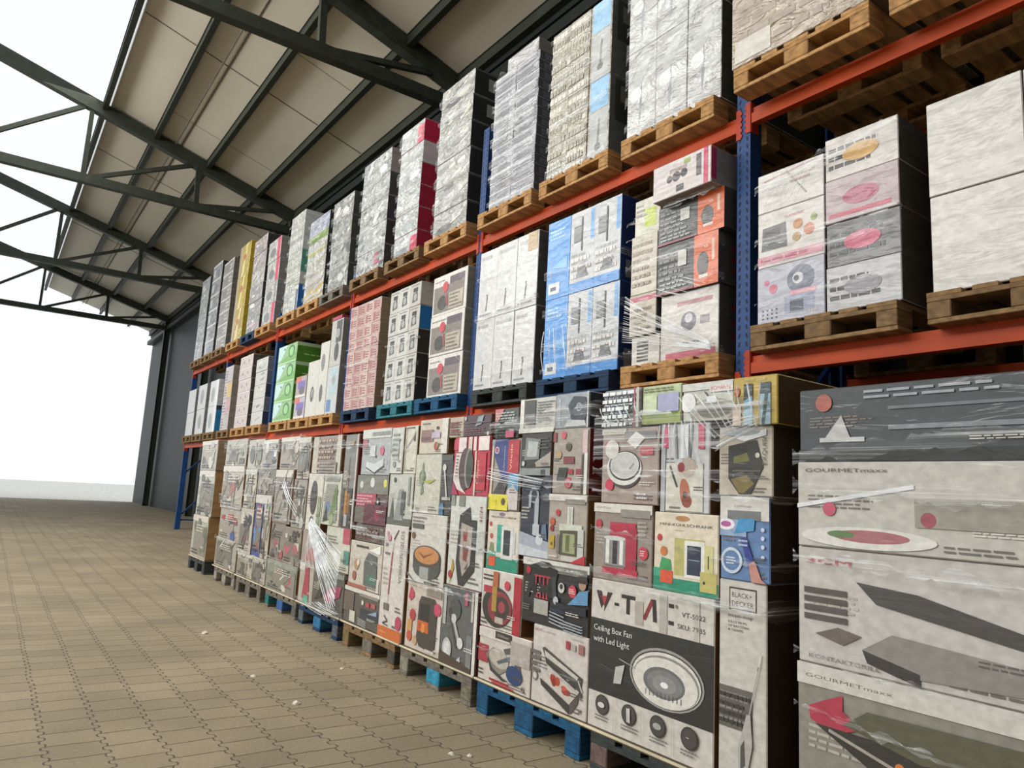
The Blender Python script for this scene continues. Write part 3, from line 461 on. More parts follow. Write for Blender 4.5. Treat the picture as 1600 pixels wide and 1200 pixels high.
A['c4'] = ('#c3c2b4', [C(.3, .62, .12, '#5f6e58'), P([(.2, .5), (.32, .9), (.36, .5)], '#8a967a'), P([(.3, .54), (.85, .58), (.6, .5)], '#a3ad3e'), P([(.26, .3), (.3, .6), (.38, .35)], '#7f8a74'), TL(.1, .03, .3, .1, 2, MID, 58)], 'pale carton picturing a small green plant')
A['c5'] = ('#3c3d3a', [L(.3, .75, .6, .3, .12, '#c9c8c2'), C(.3, .78, .16, '#d3d2cc'), R(.2, .25, .95, .3, '#b9b8b2'), R(0, 0, .4, .2, '#3f6f8f'), R(0, .9, 1, 1, '#55564f')], 'narrow black carton picturing a white long-handled brush')
A['c6'] = ('#b52b44', [R(0, .78, .15, .96, '#c23a58'), R(.14, .74, .36, 1, '#ddd3cf'), R(.42, .7, .52, 1, '#cfc9bc'), R(.56, .76, .64, 1, '#e4d3d0'), R(.7, .76, .98, 1, '#e8dcd8'), P([(.08, .72), (.3, .72), (.2, .4), (.32, .1), (.42, .02), (.15, .1), (.03, .26)], '#d8cfcc'), E(.36, .45, .18, .36, '#4e393a'), E(.46, .46, .12, .34, '#8c8c80'), E(.48, .46, .10, .31, '#3c3f36'), R(.62, 0, .66, .75, '#dcc9b8'), R(.68, .1, .92, .72, '#b9283a'), T(.74, .2, .08, 'Crêpes', '#e6a3a3', PI/2, .4), P([(.0, .0), (.2, 0), (.03, .24)], '#a01f50'), TL(.09, .3, .18, .7, 7, '#8a7a78', 59)], 'red and pink carton picturing a round dark pan')
A['c8'] = ('#cfd0ca', [R(.02, .88, .14, 1, '#8e9088'), R(.25, .88, .42, 1, '#7f8279'), P([(.3, .78), (.58, .88), (.62, .74), (.78, .74), (.78, .2), (.5, .02), (.36, .02), (.26, .25)], '#2b2b28'), P([(.36, .7), (.68, .66), (.66, .26), (.46, .12), (.36, .3)], '#a89e94'), P([(.42, .62), (.56, .62), (.54, .5), (.44, .5)], '#8d3a38'), P([(.44, .44), (.6, .42), (.56, .28), (.46, .3)], '#7d4038'), P([(.5, .2), (.6, .28), (.6, .2)], '#5c5a52'), T(.92, .72, .05, '3CM', '#8a2436', PI/2, .17), P([(.1, 0), (.22, .2), (.16, .3)], '#b5933a'), C(.12, .12, .06, '#a3302e')], 'white carton picturing a black upright grill basket')
A['c9'] = ('#cfccc4', [TL(.04, .86, .5, .97, 2, MID, 60), R(.05, .78, .38, .85, '#5c5a57'), C(.1, .67, .05, '#7c5a3e'), E(.52, .36, .39, .15, '#4a4a45'), R(.14, .2, .9, .38, '#4a4a45'), E(.52, .2, .36, .12, '#4d504b'), R(.35, .08, .6, .24, '#9ca09a'), E(.52, .40, .38, .15, '#4c4137'), E(.52, .41, .34, .125, '#c08550'), P([(.25, .46), (.45, .4), (.7, .46), (.66, .43), (.44, .36)], '#8f4a26'), TL(.5, .0, .95, .06, 1, '#3a3835', 61), P([(0, .12), (.22, .0), (.2, .0), (0, .08)], '#77736a')], 'white carton picturing a round table grill with brown plate')
A['c10'] = ('#cbbfb4', [T(.06, .93, .018, 'GOURMETmaxx', '#8a837b', 0, .34), R(.55, .84, .95, .95, '#8f877c'), P([(.05, .75), (.1, .92), (.2, .85), (.22, .78), (.12, .7)], '#c0455a'), P([(.36, .72), (.42, .82), (.78, .82), (.86, .7), (.84, .12), (.7, .05), (.42, .08), (.34, .2)], '#453d38'), P([(.4, .7), (.66, .72), (.66, .46), (.4, .44)], '#28221f'), P([(.34, .3), (.66, .3), (.64, .46), (.36, .46)], '#c5622f'), C(.5, .36, .07, '#e08a3c'), C(.42, .38, .05, '#b34a2a'), E(.86, .68, .09, .09, '#c8446a'), C(.2, .5, .09, '#b03a40'), R(.06, .25, .2, .42, '#c79a5c'), C(.14, .18, .08, '#c0543c'), C(.3, .14, .07, '#bfa27a'), R(.9, .1, .97, .6, '#d9d6cf'), TL(.6, .02, .95, .1, 1, '#ddd8d0', 62)], 'carton picturing a dark hot-air fryer with orange food')
A['c11'] = ('#5e6060', [R(.06, .5, .14, .97, '#b3b3ae'), R(.92, .0, 1, 1, '#dcd8d2'), R(.84, .62, .9, .98, '#c4bdb6'), R(.66, .8, .74, .96, '#b4506a'), C(.4, .72, .16, '#4c4f50'), P([(.2, .7), (.3, .74), (.56, .3), (.46, .24)], '#3c3e40'), P([(.3, .64), (.36, .66), (.58, .34), (.52, .3)], '#a9adae'), C(.38, .6, .07, '#c3c6c7'), C(.58, .32, .08, '#d3d5d5'), E(.22, .2, .13, .14, '#b9babb'), E(.22, .2, .09, .10, '#d5d6d6'), R(.76, .05, .9, .45, '#7b7d7c'), C(.1, .06, .06, '#d6d6d2'), P([(.5, .1), (.6, .16), (.62, .06)], '#c3c6c6'), P([(0, 0), (.9, 0), (.9, .06), (0, .16)], '#4c3d33')], 'grey carton with white border picturing handheld vacuum parts')
A['d1'] = ('#a6abac', [R(0, .8, 1, 1, '#cdd0ca'), R(.35, .84, .98, .93, '#8a8d87'), R(.02, .6, .2, .78, '#a35c68'), C(.72, .52, .1, '#c46079'), P([(.2, .3), (.2, .1), (.5, .02), (.8, .18), (.8, .36), (.5, .24)], '#c9d0cf'), L(.2, .16, .5, .04, .03, '#3a3e3e'), L(.5, .04, .82, .2, .03, '#3a3e3e'), R(.3, .4, .5, .64, '#c9cdcd'), C(.52, .4, .03, DK)], 'silvery carton picturing a white kitchen scale')
A['d2'] = ('#c9cbc4', [R(.2, .3, .7, .75, '#b5b9b6'), C(.4, .2, .12, '#8a9092'), TL(.15, .35, .8, .9, 5, '#8d918c', 63)], 'narrow pale grey carton on top of the fourth stack')
A['d3'] = ('#cdcbbc', [L(.25, .55, .8, .8, .03, '#5d5f54'), P([(.7, .7), (.85, .9), (.85, .66)], '#4c4e46'), R(.1, .05, .14, .95, '#a9a898'), TL(.25, .05, .8, .1, 1, MID, 64), TL(.1, .93, .9, .98, 1, DK, 65)], 'cream carton picturing a slim grey tool, top right of the fourth stack')
A['d4'] = ('#5c4a48', [R(0, .62, 1, 1, '#77776e'), C(.5, .85, .1, '#d3d4ce'), C(.15, .8, .08, '#c9cac4'), C(.9, .84, .08, '#d4d24a'), R(0, .35, .65, .62, '#a83c52'), TL(.03, .36, .55, .6, 4, '#dba6ac', 66), C(.7, .45, .1, '#1f1d1c'), C(.72, .46, .03, '#e3e3de'), R(.3, .0, 1, .4, '#5c2030'), C(.72, .2, .12, '#83263c'), R(0, 0, .3, .34, '#6a6259')], 'maroon tool carton in the fourth stack')
A['d5'] = ('#bdbfb6', [R(.0, .0, 1, .14, '#5d5f58'), P([(.3, .1), (.45, .7), (.62, .7), (.66, .1)], '#8e9390'), R(.56, .2, .72, .66, '#4c504c'), P([(.1, .1), (.2, .55), (.28, .15)], '#55584f'), C(.25, .88, .05, DK), R(.82, .4, .9, .95, '#8a8d86')], 'pale carton picturing tall grey bottles')
A['d6'] = ('#5c544b', [TL(.02, .1, .98, .9, 4, '#928a7c', 67), TL(.02, .1, .98, .9, 3, '#6a3a40', 68)], 'flat dark brown carton in the middle of the fourth stack')
A['d7'] = ('#c6beb2', [TL(.2, .85, .7, .95, 1, DK, 69), P([(.5, .1), (.9, .1), (.86, .75), (.6, .8), (.48, .6)], '#5e6160'), R(.6, .15, .85, .35, '#46756a'), C(.25, .5, .12, '#b38c68'), C(.3, .55, .07, '#e0d5c8'), C(.2, .25, .1, '#9c5a4a'), P([(.6, .84), (.95, .98), (.95, .8)], '#ecebe6'), R(.9, .02, .97, .3, '#d3cfc6'), R(0, 0, .6, .08, '#a3604f')], 'white carton picturing a person beside a grey appliance')
A['d8'] = ('#d3cdc7', [R(0, 0, 1, .095, '#c9662a'), T(.08, .04, .016, 'Akku', '#e6b998', 0, .3), L(.62, .96, .45, .87, .03, '#2c2927'), L(.48, .87, .42, .76, .014, '#9a928c'), L(.42, .76, .36, .38, .035, '#a52d4e'), L(.36, .38, .36, .30, .012, '#9a928c'), R(.2, .24, .42, .30, '#6e6660'), L(.25, .19, .4, .15, .03, '#4d4541'), L(.4, .15, .2, .12, .03, '#4d4541'), L(.2, .12, .45, .11, .02, '#4d4541'), C(.25, .88, .07, '#c98aa0'), C(.15, .92, .05, '#c9a3ae'), R(.1, .8, .2, .83, '#7d6d74'), R(.1, .73, .3, .75, '#7d6d74'), E(.86, .16, .12, .06, '#b8405e'), T(.86, .5, .06, 'VORNOVIOLOS', '#77716c', PI/2, .46)], 'tall white stick vacuum carton with an orange bottom strip')
A['d9'] = ('#57524c', [R(0, .88, 1, 1, '#d6d2c8'), R(.45, .82, .97, .9, '#8e887e'), R(0, .3, .3, .85, '#655a4e'), R(.2, .05, .36, .35, '#c6c7b9'), C(.55, .66, .07, '#dcd3c8'), R(.64, .58, .74, .7, '#b04a50'), R(.78, .6, .9, .72, '#b05a5c'), R(.5, .25, 1, .5, '#2c323c'), [P([(.45, .05+.05*k), (.68, .02+.05*k), (.68, .035+.05*k), (.45, .065+.05*k)], '#c3c9cf') for k in range(4)], P([(.7, .4), (.95, .55), (.95, .42)], '#8a9db5')], 'dark carton with white header picturing folded towels')
A['e1'] = ('#94887c', [R(0, 0, .2, 1, '#b9b4a6'), R(.84, 0, 1, 1, '#c0bbae'), TL(.2, .05, .85, .95, 9, '#7a6254', 71), TL(.2, .05, .85, .95, 6, '#b09c86', 72), R(.3, .02, .9, .3, '#9c938a'), TL(.32, .04, .88, .28, 3, '#4c423e', 73)], 'brown patterned carton on top of the fifth stack')
A['e2'] = ('#7c7b76', [R(.88, 0, 1, 1, '#c3b3ae'), L(.45, .75, .4, .5, .03, '#4a463f'), R(.1, 0, .8, .42, '#3a3530'), R(.3, .12, .45, .4, '#b57b22'), R(.48, .16, .66, .36, '#8c5a24'), L(.46, .6, .42, .4, .04, '#a87d35'), R(.35, .02, .55, .14, '#a9adb3'), R(.3, .88, .7, .93, '#9c8c6c')], 'grey carton picturing an orange-brown lamp, top right of the fifth stack')
A['e3'] = ('#cfccc0', [E(.45, .58, .22, .3, '#3d3833'), E(.42, .15, .12, .1, '#46423a'), E(.42, .15, .07, .06, '#b9b6aa'), R(.75, .1, .95, .6, '#8d9477')], 'white carton picturing a dark oval tool')
A['e4'] = ('#c6c6b9', [R(.1, .85, .9, .95, '#8a8b80'), P([(.1, .1), (.2, .8), (.8, .8), (.9, .1)], '#8c8c80'), P([(.5, .2), (.7, .75), (.85, .7), (.8, .2)], '#5f7a46'), C(.35, .35, .14, '#6a7fa0'), C(.6, .12, .12, '#93a578'), P([(.1, .05), (.3, .4), (.4, .1)], '#2c3326')], 'white-edged carton picturing a green garden tool')
A['e6'] = ('#c8c8b8', [R(.72, .65, 1, 1, '#b3485a'), R(.8, .2, 1, .5, '#4f8c80'), TL(.1, .6, .6, .8, 3, '#7d8078', 74)], 'pale cream carton with a red corner behind the stretched film')
A['e7'] = ('#a3928a', [C(.5, .72, .18, '#3a2e2b'), C(.5, .68, .12, '#c9a592'), P([(.25, .1), (.4, .5), (.7, .5), (.8, .1)], '#b06a66'), R(.7, .1, .95, .9, '#7c8a92')], 'carton picturing a dark-haired person')
A['e8'] = ('#b3aaa0', [P([(.3, .1), (.45, .9), (.7, .9), (.8, .1)], '#a5384c'), R(.4, 0, .75, .2, '#4aa58a'), R(0, .8, .4, 1, '#d3cec4')], 'small carton with a raspberry red and green picture')
A['e9'] = ('#57544c', [R(0, .85, 1, .97, '#8d9088'), P([(.4, .3), (.6, .6), (.95, .7), (.9, .45), (.6, .25)], '#a5405c'), C(.2, .6, .08, '#8d957a'), P([(.1, .2), (.3, .6), (.35, .3)], '#3a2f2c'), TL(.3, .02, .9, .2, 2, '#a3a69d', 75)], 'dark carton with a pink picture at the bottom of the fifth stack')
def rnd_art(seed, base, cols, dark=DK):
    r = random.Random(seed); a = []
    if r.random() < .6: a.append(R(0, .86, 1, 1, '#d0cbc1'))
    ink = cols+['#4a4640', '#6f6a62', '#8c857a', '#c9c4b8', '#57514a']
    a.append(R(r.uniform(0, .3), r.uniform(0, .2), r.uniform(.6, 1), r.uniform(.5, .85), r.choice(['#8a8378', '#9c958a', '#77716a'])))
    for k in range(r.randint(9, 14)):
        u, v = r.uniform(.03, .8), r.uniform(.05, .8); s = r.uniform(.05, .17); c = cols[k % len(cols)] if k < 4 else r.choice(ink)
        a.append(r.choice([C(u+.1, v, s, c), R(u, v, min(u+s*1.6, .97), min(v+s*1.3, .95), c), E(u+.1, v, s*.7, s*1.2, c, r.random()), L(u, v, u+.2, v+.3, .07, c)]))
    a.append(TL(.08, .06, .6, .2, 2, dark, seed)); a.append(TL(.3, .6, .9, .8, 3, r.choice(['#d3cec4', '#4a4640']), seed+5)); return (base, a)
FARC = {'f1': ('#a39e94', ['#77746a', '#5f645c', '#c6c1b4'], 'grey patterned carton, top left of the sixth stack'), 'f2': ('#b5afa2', ['#847a6e', '#8fa3a8', '#5f5a52'], 'beige carton, top right of the sixth stack'),
 'f3': ('#8a8279', ['#a3485a', '#57504a', '#b9b3a6'], 'taupe carton with pink pictures in the sixth stack'), 'f4': ('#96918a', ['#55504a', '#c3c0b8', '#a34a58'], 'grey carton with a tall pale product picture in the sixth stack'),
 'f7': ('#877d74', ['#a84456', '#5a4f48', '#b8b0a4'], 'brownish carton with small red pictures in the sixth stack'), 'f8': ('#8d8478', ['#4a3a38', '#b45a68', '#c8c2b5'], 'carton picturing dark and pink tools in the sixth stack'),
 'f5': ('#8c8e80', ['#b8465c', '#5f6a58', '#c9c8ba'], 'wide green-grey carton with a pink splash, bottom of the sixth stack'),
 'g1': ('#b7b3a7', ['#5f6259', '#5f6259', '#dcd9cf'], 'white carton with two oval pictures, top left of the seventh stack'), 'g2': ('#a9a9a5', ['#7d8494', '#dcdcda', '#5a5a58'], 'silvery carton with a white jug picture, top right of the seventh stack'),
 'g3': ('#bdb8aa', ['#5b5f55', '#8d8a7c', '#d5d1c5'], 'pale carton below the two oval pictures'), 'g4': ('#77726a', ['#4c4a42', '#a39c8f', '#605c50'], 'dark grey carton in the seventh stack'),
 'g5': ('#b9b4a8', ['#2f4c8c', '#a8323e', '#3a3a38', '#3a3a38'], 'white carton with red and blue pictures, left of the seventh stack'), 'g6': ('#3b4f8f', ['#2a3f86', '#a8323e', '#5a86b8'], 'tall blue carton with a red spot in the seventh stack'),
 'g7': ('#bab3a6', ['#5f9a78', '#8d7a6a', '#5a4c40'], 'pale carton with a green label in the seventh stack'), 'g8': ('#b3ad9f', ['#7d776a', '#c9c068', '#55514a'], 'white carton with tong pictures, bottom of the seventh stack'),
 'g9': ('#b0aaa0', ['#77706a', '#4c4843'], 'small grey carton, bottom right of the seventh stack'),
 'h1': ('#aaa79a', ['#5f625a', '#7d8078', '#d5d3c8'], 'grey carton on top of the eighth stack'), 'h2': ('#b0a89a', ['#a3584e', '#57564e', '#d0cabd'], 'beige carton second from top in the eighth stack'),
 'h3': ('#a9a297', ['#38589c', '#a5363c', '#3a3a3a'], 'carton with blue and red picture in the eighth stack'), 'h4': ('#a5a094', ['#5c625a', '#cfcbbf', '#6f685c'], 'grey-green carton, bottom of the eighth stack'),
 'k1': ('#a9a69b', ['#77756c', '#b5adb5', '#8a8d80'], 'grey carton on top at the far left of the front row'), 'k2': ('#b3b5a6', ['#6f7a5c', '#57564e', '#8d8474'], 'pale green carton with brown side at the far left'), 'k3': ('#b0b0a4', ['#6a705c', '#8a8d7d'], 'lowest pale carton at the far left of the front row')}
for i, (k, (b_, cs, lab)) in enumerate(FARC.items()):
    q = rnd_art(100+i, b_, cs); A[k] = (q[0], q[1], lab)
A['g1'] = (A['g1'][0], [E(.3, .5, .15, .32, '#5f6259'), E(.78, .48, .15, .34, '#5f6259'), E(.78, .4, .1, .2, '#8a8c80'), R(.5, .1, .56, .9, '#8d8a80')], A['g1'][2])
A['z1'] = ('#3d4246', [C(.12, .8, .12, '#a85a4a'), P([(.12, .3), (.2, .62), (.24, .3)], '#b9b9b9'), R(.1, .26, .3, .32, '#c3c3c3'), R(.4, .4, .95, .46, '#7d8288'), R(.4, .66, .95, .7, '#6a7076'), R(.0, 0, 1, .16, '#1d1f20'), TL(.3, .8, .9, .95, 2, '#9aa0a6', 81)], 'dark grey carton picturing an iron-like appliance, top of the right-hand stack')
A['z2'] = ('#c3bfb8', [T(.04, .88, .045, 'GOURMETmaxx', '#5f5a55', 0, .36), P([(0, .5), (.5, .75), (.5, .7), (0, .45)], '#e3e5e8'), C(.15, .45, .08, '#c4566c'), E(.3, .14, .28, .12, '#dcdad4'), E(.32, .16, .16, .07, '#a86a70'), E(.2, .17, .06, .04, '#5c7a4a'), R(.5, .3, .98, .6, '#9c968c'), C(.55, .38, .08, '#9a4a58')], 'grey carton picturing a plate of food, second in the right-hand stack')
A['z3'] = ('#c6c1bd', [T(.04, .86, .05, '3CM', '#b02a44', 0, .2), [R(.03, .60-.075*k, .22, .65-.075*k, '#57504d') for k in range(4)], P([(.08, .26), (.18, .34), (.28, .3), (.2, .2)], '#6f6460'), P([(.26, .74), (.5, .7), (.9, .5), (.88, .4), (.34, .58)], '#4a4644'), P([(.28, .2), (.4, .36), (.9, .28), (.88, .1), (.5, .06)], '#8f8984'), P([(.28, .2), (.5, .1), (.5, .0), (.3, .1)], '#3c3836'), T(.05, .05, .035, 'KONTAKTGRILL', '#77706c', 0, .30)], 'white contact grill carton in the right-hand stack')
A['z4'] = ('#8f8a82', [R(0, .86, 1, 1, '#d3cfc9'), T(.04, .91, .024, 'GOURMETmaxx', '#6d6762', 0, .36), P([(.05, .72), (.12, .78), (.2, .84), (.2, .74), (.28, .66), (.16, .58), (.06, .64)], '#b23a50'), P([(.08, .62), (.4, .36), (.5, .36), (.5, .0), (.9, 0), (.9, .74), (.45, .62)], '#34312d'), P([(.2, .66), (.5, .56), (.9, .66), (.9, .8), (.3, .78)], '#5d5c48'), P([(.1, .28), (.3, .28), (.26, .06), (.16, .06)], '#7c3a3c'), E(.2, .28, .1, .03, '#a34a50'), C(.42, .5, .03, '#c97a3a'), L(.14, .60, .46, .46, .02, '#a9a49c')], 'grey-brown blender carton with red drink, bottom of the right-hand stack')
BOX = {
'A': {'a1':(0.184,0.409,1.403,1.572), 'a2':(0.413,0.624,1.412,1.571), 'a3':(0.628,0.870,1.412,1.562), 'a4':(0.874,1.059,1.385,1.561), 'a5':(0.180,0.513,1.084,1.402), 'a6':(0.517,0.759,1.062,1.411), 'a8':(0.802,1.031,1.134,1.384), 'a9':(0.137,0.483,0.762,1.083), 'a10':(0.491,0.807,0.762,1.061), 'a11':(0.817,1.023,0.841,1.133), 'a12':(0.134,0.792,0.161,0.761), 'a13':(0.811,1.007,0.161,0.840)},
'B': {'b1':(-0.667,-0.457,1.387,1.546), 'b2':(-0.453,-0.169,1.407,1.583), 'b3':(-0.165,0.075,1.418,1.586), 'b4':(-0.700,-0.430,1.014,1.386), 'b5':(-0.425,-0.178,1.196,1.406), 'b6':(-0.165,0.090,1.113,1.417), 'b7':(-0.414,-0.178,0.806,1.195), 'b8':(-0.174,0.098,0.806,1.112), 'b9':(-0.699,-0.418,0.710,1.013), 'b10':(-0.716,-0.363,0.420,0.709), 'b11':(-0.359,0.125,0.505,0.805), 'b12':(-0.703,-0.262,0.161,0.419), 'b13':(-0.258,0.129,0.161,0.504)},
'C': {'c1':(-1.516,-1.164,1.318,1.531), 'c2':(-1.160,-1.002,1.409,1.529), 'c3':(-0.998,-0.715,1.409,1.531), 'c4':(-1.543,-1.225,0.956,1.317), 'c5':(-1.221,-1.091,0.956,1.313), 'c6':(-1.084,-0.710,1.080,1.408), 'c8':(-1.087,-0.722,0.580,1.079), 'c9':(-1.529,-1.104,0.548,0.955), 'c10':(-1.533,-1.096,0.161,0.547), 'c11':(-1.092,-0.726,0.161,0.579)},
'D': {'d1':(-2.360,-1.900,1.182,1.505), 'd2':(-1.896,-1.721,1.194,1.500), 'd3':(-1.717,-1.55,1.194,1.505), 'd4':(-2.395,-1.894,0.846,1.181), 'd5':(-1.890,-1.555,0.865,1.193), 'd6':(-2.371,-1.898,0.721,0.845), 'd7':(-2.423,-1.905,0.404,0.720), 'd8':(-1.889,-1.565,0.161,0.864), 'd9':(-2.462,-1.893,0.161,0.403)},
'E': {'e1':(-3.322,-2.731,1.187,1.486), 'e2':(-2.678,-2.43,0.792,1.482), 'e3':(-3.361,-3.035,0.729,1.184), 'e4':(-3.031,-2.682,0.792,1.186), 'e6':(-2.911,-2.455,0.470,0.791), 'e7':(-3.400,-2.915,0.470,0.728), 'e8':(-3.400,-3.092,0.161,0.469), 'e9':(-3.088,-2.485,0.161,0.469)},
'F': {'f1':(-4.190,-3.697,1.214,1.509), 'f2':(-3.693,-3.40,1.137,1.494), 'f3':(-4.222,-3.752,0.739,1.213), 'f4':(-3.748,-3.43,0.723,1.136), 'f7':(-4.221,-3.844,0.413,0.738), 'f8':(-3.840,-3.43,0.413,0.722), 'f5':(-4.22,-3.44,0.161,0.412)},
'G': {'g1':(-5.207,-4.696,1.217,1.518), 'g2':(-4.692,-4.262,1.217,1.502), 'g3':(-5.211,-4.832,0.822,1.216), 'g4':(-4.798,-4.264,0.974,1.2155), 'g5':(-5.210,-4.781,0.388,0.821), 'g6':(-4.777,-4.485,0.388,0.973), 'g7':(-4.481,-4.265,0.390,0.973), 'g8':(-5.208,-4.685,0.161,0.387), 'g9':(-4.681,-4.265,0.161,0.387)},
'G2': {'h1':(-6.069,-5.264,1.252,1.542), 'h2':(-6.080,-5.264,0.787,1.251), 'h3':(-6.048,-5.262,0.473,0.786), 'h4':(-6.089,-5.263,0.161,0.472)},
'H': {'k1':(-7.227,-6.47,1.198,1.560), 'k2':(-7.24,-6.48,0.654,1.197), 'k3':(-7.25,-6.50,0.161,0.653)},
'Z': {'z1':(1.135,1.880,1.255,1.493), 'z2':(1.130,1.880,0.983,1.254), 'z3':(1.125,1.880,0.622,0.982), 'z4':(1.120,1.880,0.161,0.621)}}
SIDE = {'b3': '#2a3140', 'b6': '#6e1420', 'a4': '#4a3b20', 'd8': '#7c5a2c', 'c11': '#6b2a2a', 'c8': '#7d5a3a', 'a8': '#3d362f', 'k1': '#8d7a60', 'k2': '#a07c52', 'k3': '#a07c52', 'e2': '#7c2a24', 'a13': '#33261a', 'a11': '#33261a'}
NAME = {'a12': 'fan_carton', 'a13': 'steam_mop_carton'}
pr = random.Random(3)
for Lk, bs in BOX.items():
    for k, (x0, x1, z0, z1) in bs.items():
        f, art, lab = A[k]
        yj = g+pr.uniform(-.004, .012); sd = int(pr.random()*1e6)
        if k not in ('a12', 'a13', 'a10', 'b9'): art = [TL(.05, .45, .35, .62, 4, '#77706a' if sd % 2 else '#b9b2a8', sd), TL(.6, .05, .95, .14, 2, '#6d675f', sd+1)]+list(art)+[TL(.7, .24, .95, .30, 2, '#5d5852' if sd % 3 else '#dcd7ce', sd+2)]
        carton(NAME.get(k, 'product_carton'), lab, 'box', x0, x1, z0, z1, yj, 1.12, f, SIDE.get(k, '#7d5a36'), None, art, group='mixed product cartons in the front row')
# thin card slip sheets between pallet and goods
for nm, x0, x1, where in (('A', .13, 1.02, 'under the ceiling fan carton'), ('B', -.72, .128, 'on the bright blue pallet'), ('C', -1.56, -.73, 'under the air fryer and vacuum parts cartons'), ('D', -2.48, -1.57, 'under the stick vacuum carton'), ('E', -3.41, -2.50, 'below the triangle of stretched film'),
                          ('F', -4.24, -3.43, 'on the teal and blue blocked pallet'), ('G', -5.22, -4.26, 'under the seventh stack from the right'), ('G2', -6.10, -5.25, 'under the eighth stack from the right'), ('H', -7.27, -6.47, 'under the far left stack'), ('Z', 1.11, 1.90, 'under the right-hand blender carton')):
    bm = bmesh.new(); bx(bm, x0, x1, g-.004, g+1.14, 0, .0155); bx(bm, x0, x1, g-.010, g-.004, .0075, .016, 1)
    o = obj('slip_sheet', bm, [mat('#6a5a44', 'matte'), mat('#d9cfb4', 'matte')], None, (0, 0, .1445)); tag(o, 'brown cardboard slip sheet with cream front edge '+where, 'cardboard sheet', 'slip sheets of the front row')

# ------------------------------------------------------------------ cartons on the two shelves
Z1, Z2 = B1+BH+.146, B2+BH+.146
ORD = ['lowest', 'second', 'third', 'fourth', 'fifth', 'sixth', 'seventh', 'eighth', 'ninth', 'tenth', 'eleventh', 'twelfth', 'thirteenth', 'fourteenth', 'fifteenth', 'sixteenth', 'seventeenth']
def stack(desc, x0, x1, z0, z1, rows, cols, front, side, art, side_art=None, yf=-.06, kind='print', group=None, taper=0, jit=.004, D=1.10, heights=None, top=None, seed=0):
    r = random.Random(seed+int(abs(x0)*100)); n = rows
    hs = heights or [1]*n; tot = sum(hs); z = z0
    for i in range(n):
        h = (z1-z0)*hs[i]/tot; cw = (x1-x0)/cols
        for c in range(cols):
            a, b_ = x0+c*cw+.0015, x0+(c+1)*cw-.0015
            fc = front[(i*cols+c) % len(front)] if isinstance(front, list) else front
            sc = side[i % len(side)] if isinstance(side, list) else side
            row = 'topmost' if i == n-1 and n > 1 else ORD[i]
            cl = '' if cols == 1 else (' left' if c == 0 else ' right' if c == cols-1 else ' middle') if cols <= 3 else ' '+ORD[c].replace('lowest', 'first')
            lab = desc+(', %s layer' % row if n > 1 else '')+(',%s column' % cl if cols > 1 else '')
            fa = art(r, i, c) if art else []
            sa = side_art(r, i) if side_art and c == cols-1 else []
            tilt = r.uniform(-jit, jit)
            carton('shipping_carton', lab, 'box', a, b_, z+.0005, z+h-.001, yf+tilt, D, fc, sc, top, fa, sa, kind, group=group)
        z += h
GR_T, GR_M = 'wrapped cartons on the top shelf', 'cartons on the middle shelf'
def blobs(cols, n=5, txt=None, tc='#55585a'):
    def f(r, i, c):
        a = []
        for _ in range(n):
            u, v, s = r.uniform(.05, .8), r.uniform(.1, .75), r.uniform(.08, .28); cc = r.choice(cols)
            a.append(r.choice([E(u+.1, v+.1, s, s*.6, cc, r.uniform(-.8, .8)), P([(u, v), (u+s, v+s*.4), (u+s*.9, v+s), (u-s*.2, v+s*.6)], cc), L(u, v, u+s*1.5, v+s, .06, cc)]))
        if txt: a.append(TL(.1, .08, .6, .2, 2, tc, r.randint(0, 999)))
        return a
    return f
SG = ['#9fa3a6', '#c9cccf', '#7f8487', '#dfe2e4', '#b0b4b7']
lab_w = lambda c='#a9abad': (lambda r, i: [R(.12, .3, .38, .75, c)])
# --- top shelf
stack('plain film-wrapped white carton overhanging the top right corner', .06, .93, 3.60, 4.95, 3, 1, '#bfb0a0', '#6a6055', lambda r, i, c: [TL(.05, .1, .9, .9, 4, '#a4968a', 3+i), R(.03, .05, .3, .35, '#d0cbc2')], yf=-.20, kind='film', group=GR_T)
stack('plain white wrapped carton at the right edge of the top shelf', .98, 1.86, 3.60, 4.9, 2, 1, '#c9c5be', '#6a6055', None, yf=-.20, kind='film', group=GR_T)
stack('broad white carton with faint hanging pictures at the top centre', -.94, -.12, Z2, 4.92, 2, 3, '#d6d8d8', '#3e4238', lambda r, i, c: [P([(.45, .12), (.52, .35), (.5, .7), (.42, .3)], '#9aa0a4'), E(.5, .75, .3, .12, '#c3c5c6', .4), C(.3, .5, .2, '#e6e7e6')], kind='film', group=GR_T, side_art=lambda r, i: [TL(.1, .1, .9, .9, 4, '#55584c', i)])
stack('floor cleaner carton with pale blue stripe, left of broad white ones', -1.84, -1.13, Z2, 4.87, 2, 3, '#c0bbae', '#5d5f5c', lambda r, i, c: ([R(.1, .62, .95, 1, '#8fbfe3'), R(.1, .0, .95, .6, '#b3b5b6'), L(.5, .2, .55, .5, .1, '#77787a'), C(.5, .16, .14, '#6a6c6e')] if c == 2 else [TL(0, 0, 1, 1, 7, '#d5d1c6', i*5+c), TL(0, .1, 1, .9, 5, '#a39e90', i*7+c)]), kind='film', group=GR_T, side_art=lambda r, i: [R(.05, .45, .95, .96, '#3c3e3b'), L(.55, .2, .6, .85, .02, '#b3b3ae'), L(.5, .1, .57, .3, .07, '#17191a'), L(.2, .16, .52, .1, .05, '#17191a'), R(.1, .7, .3, .9, '#7d7a73')])
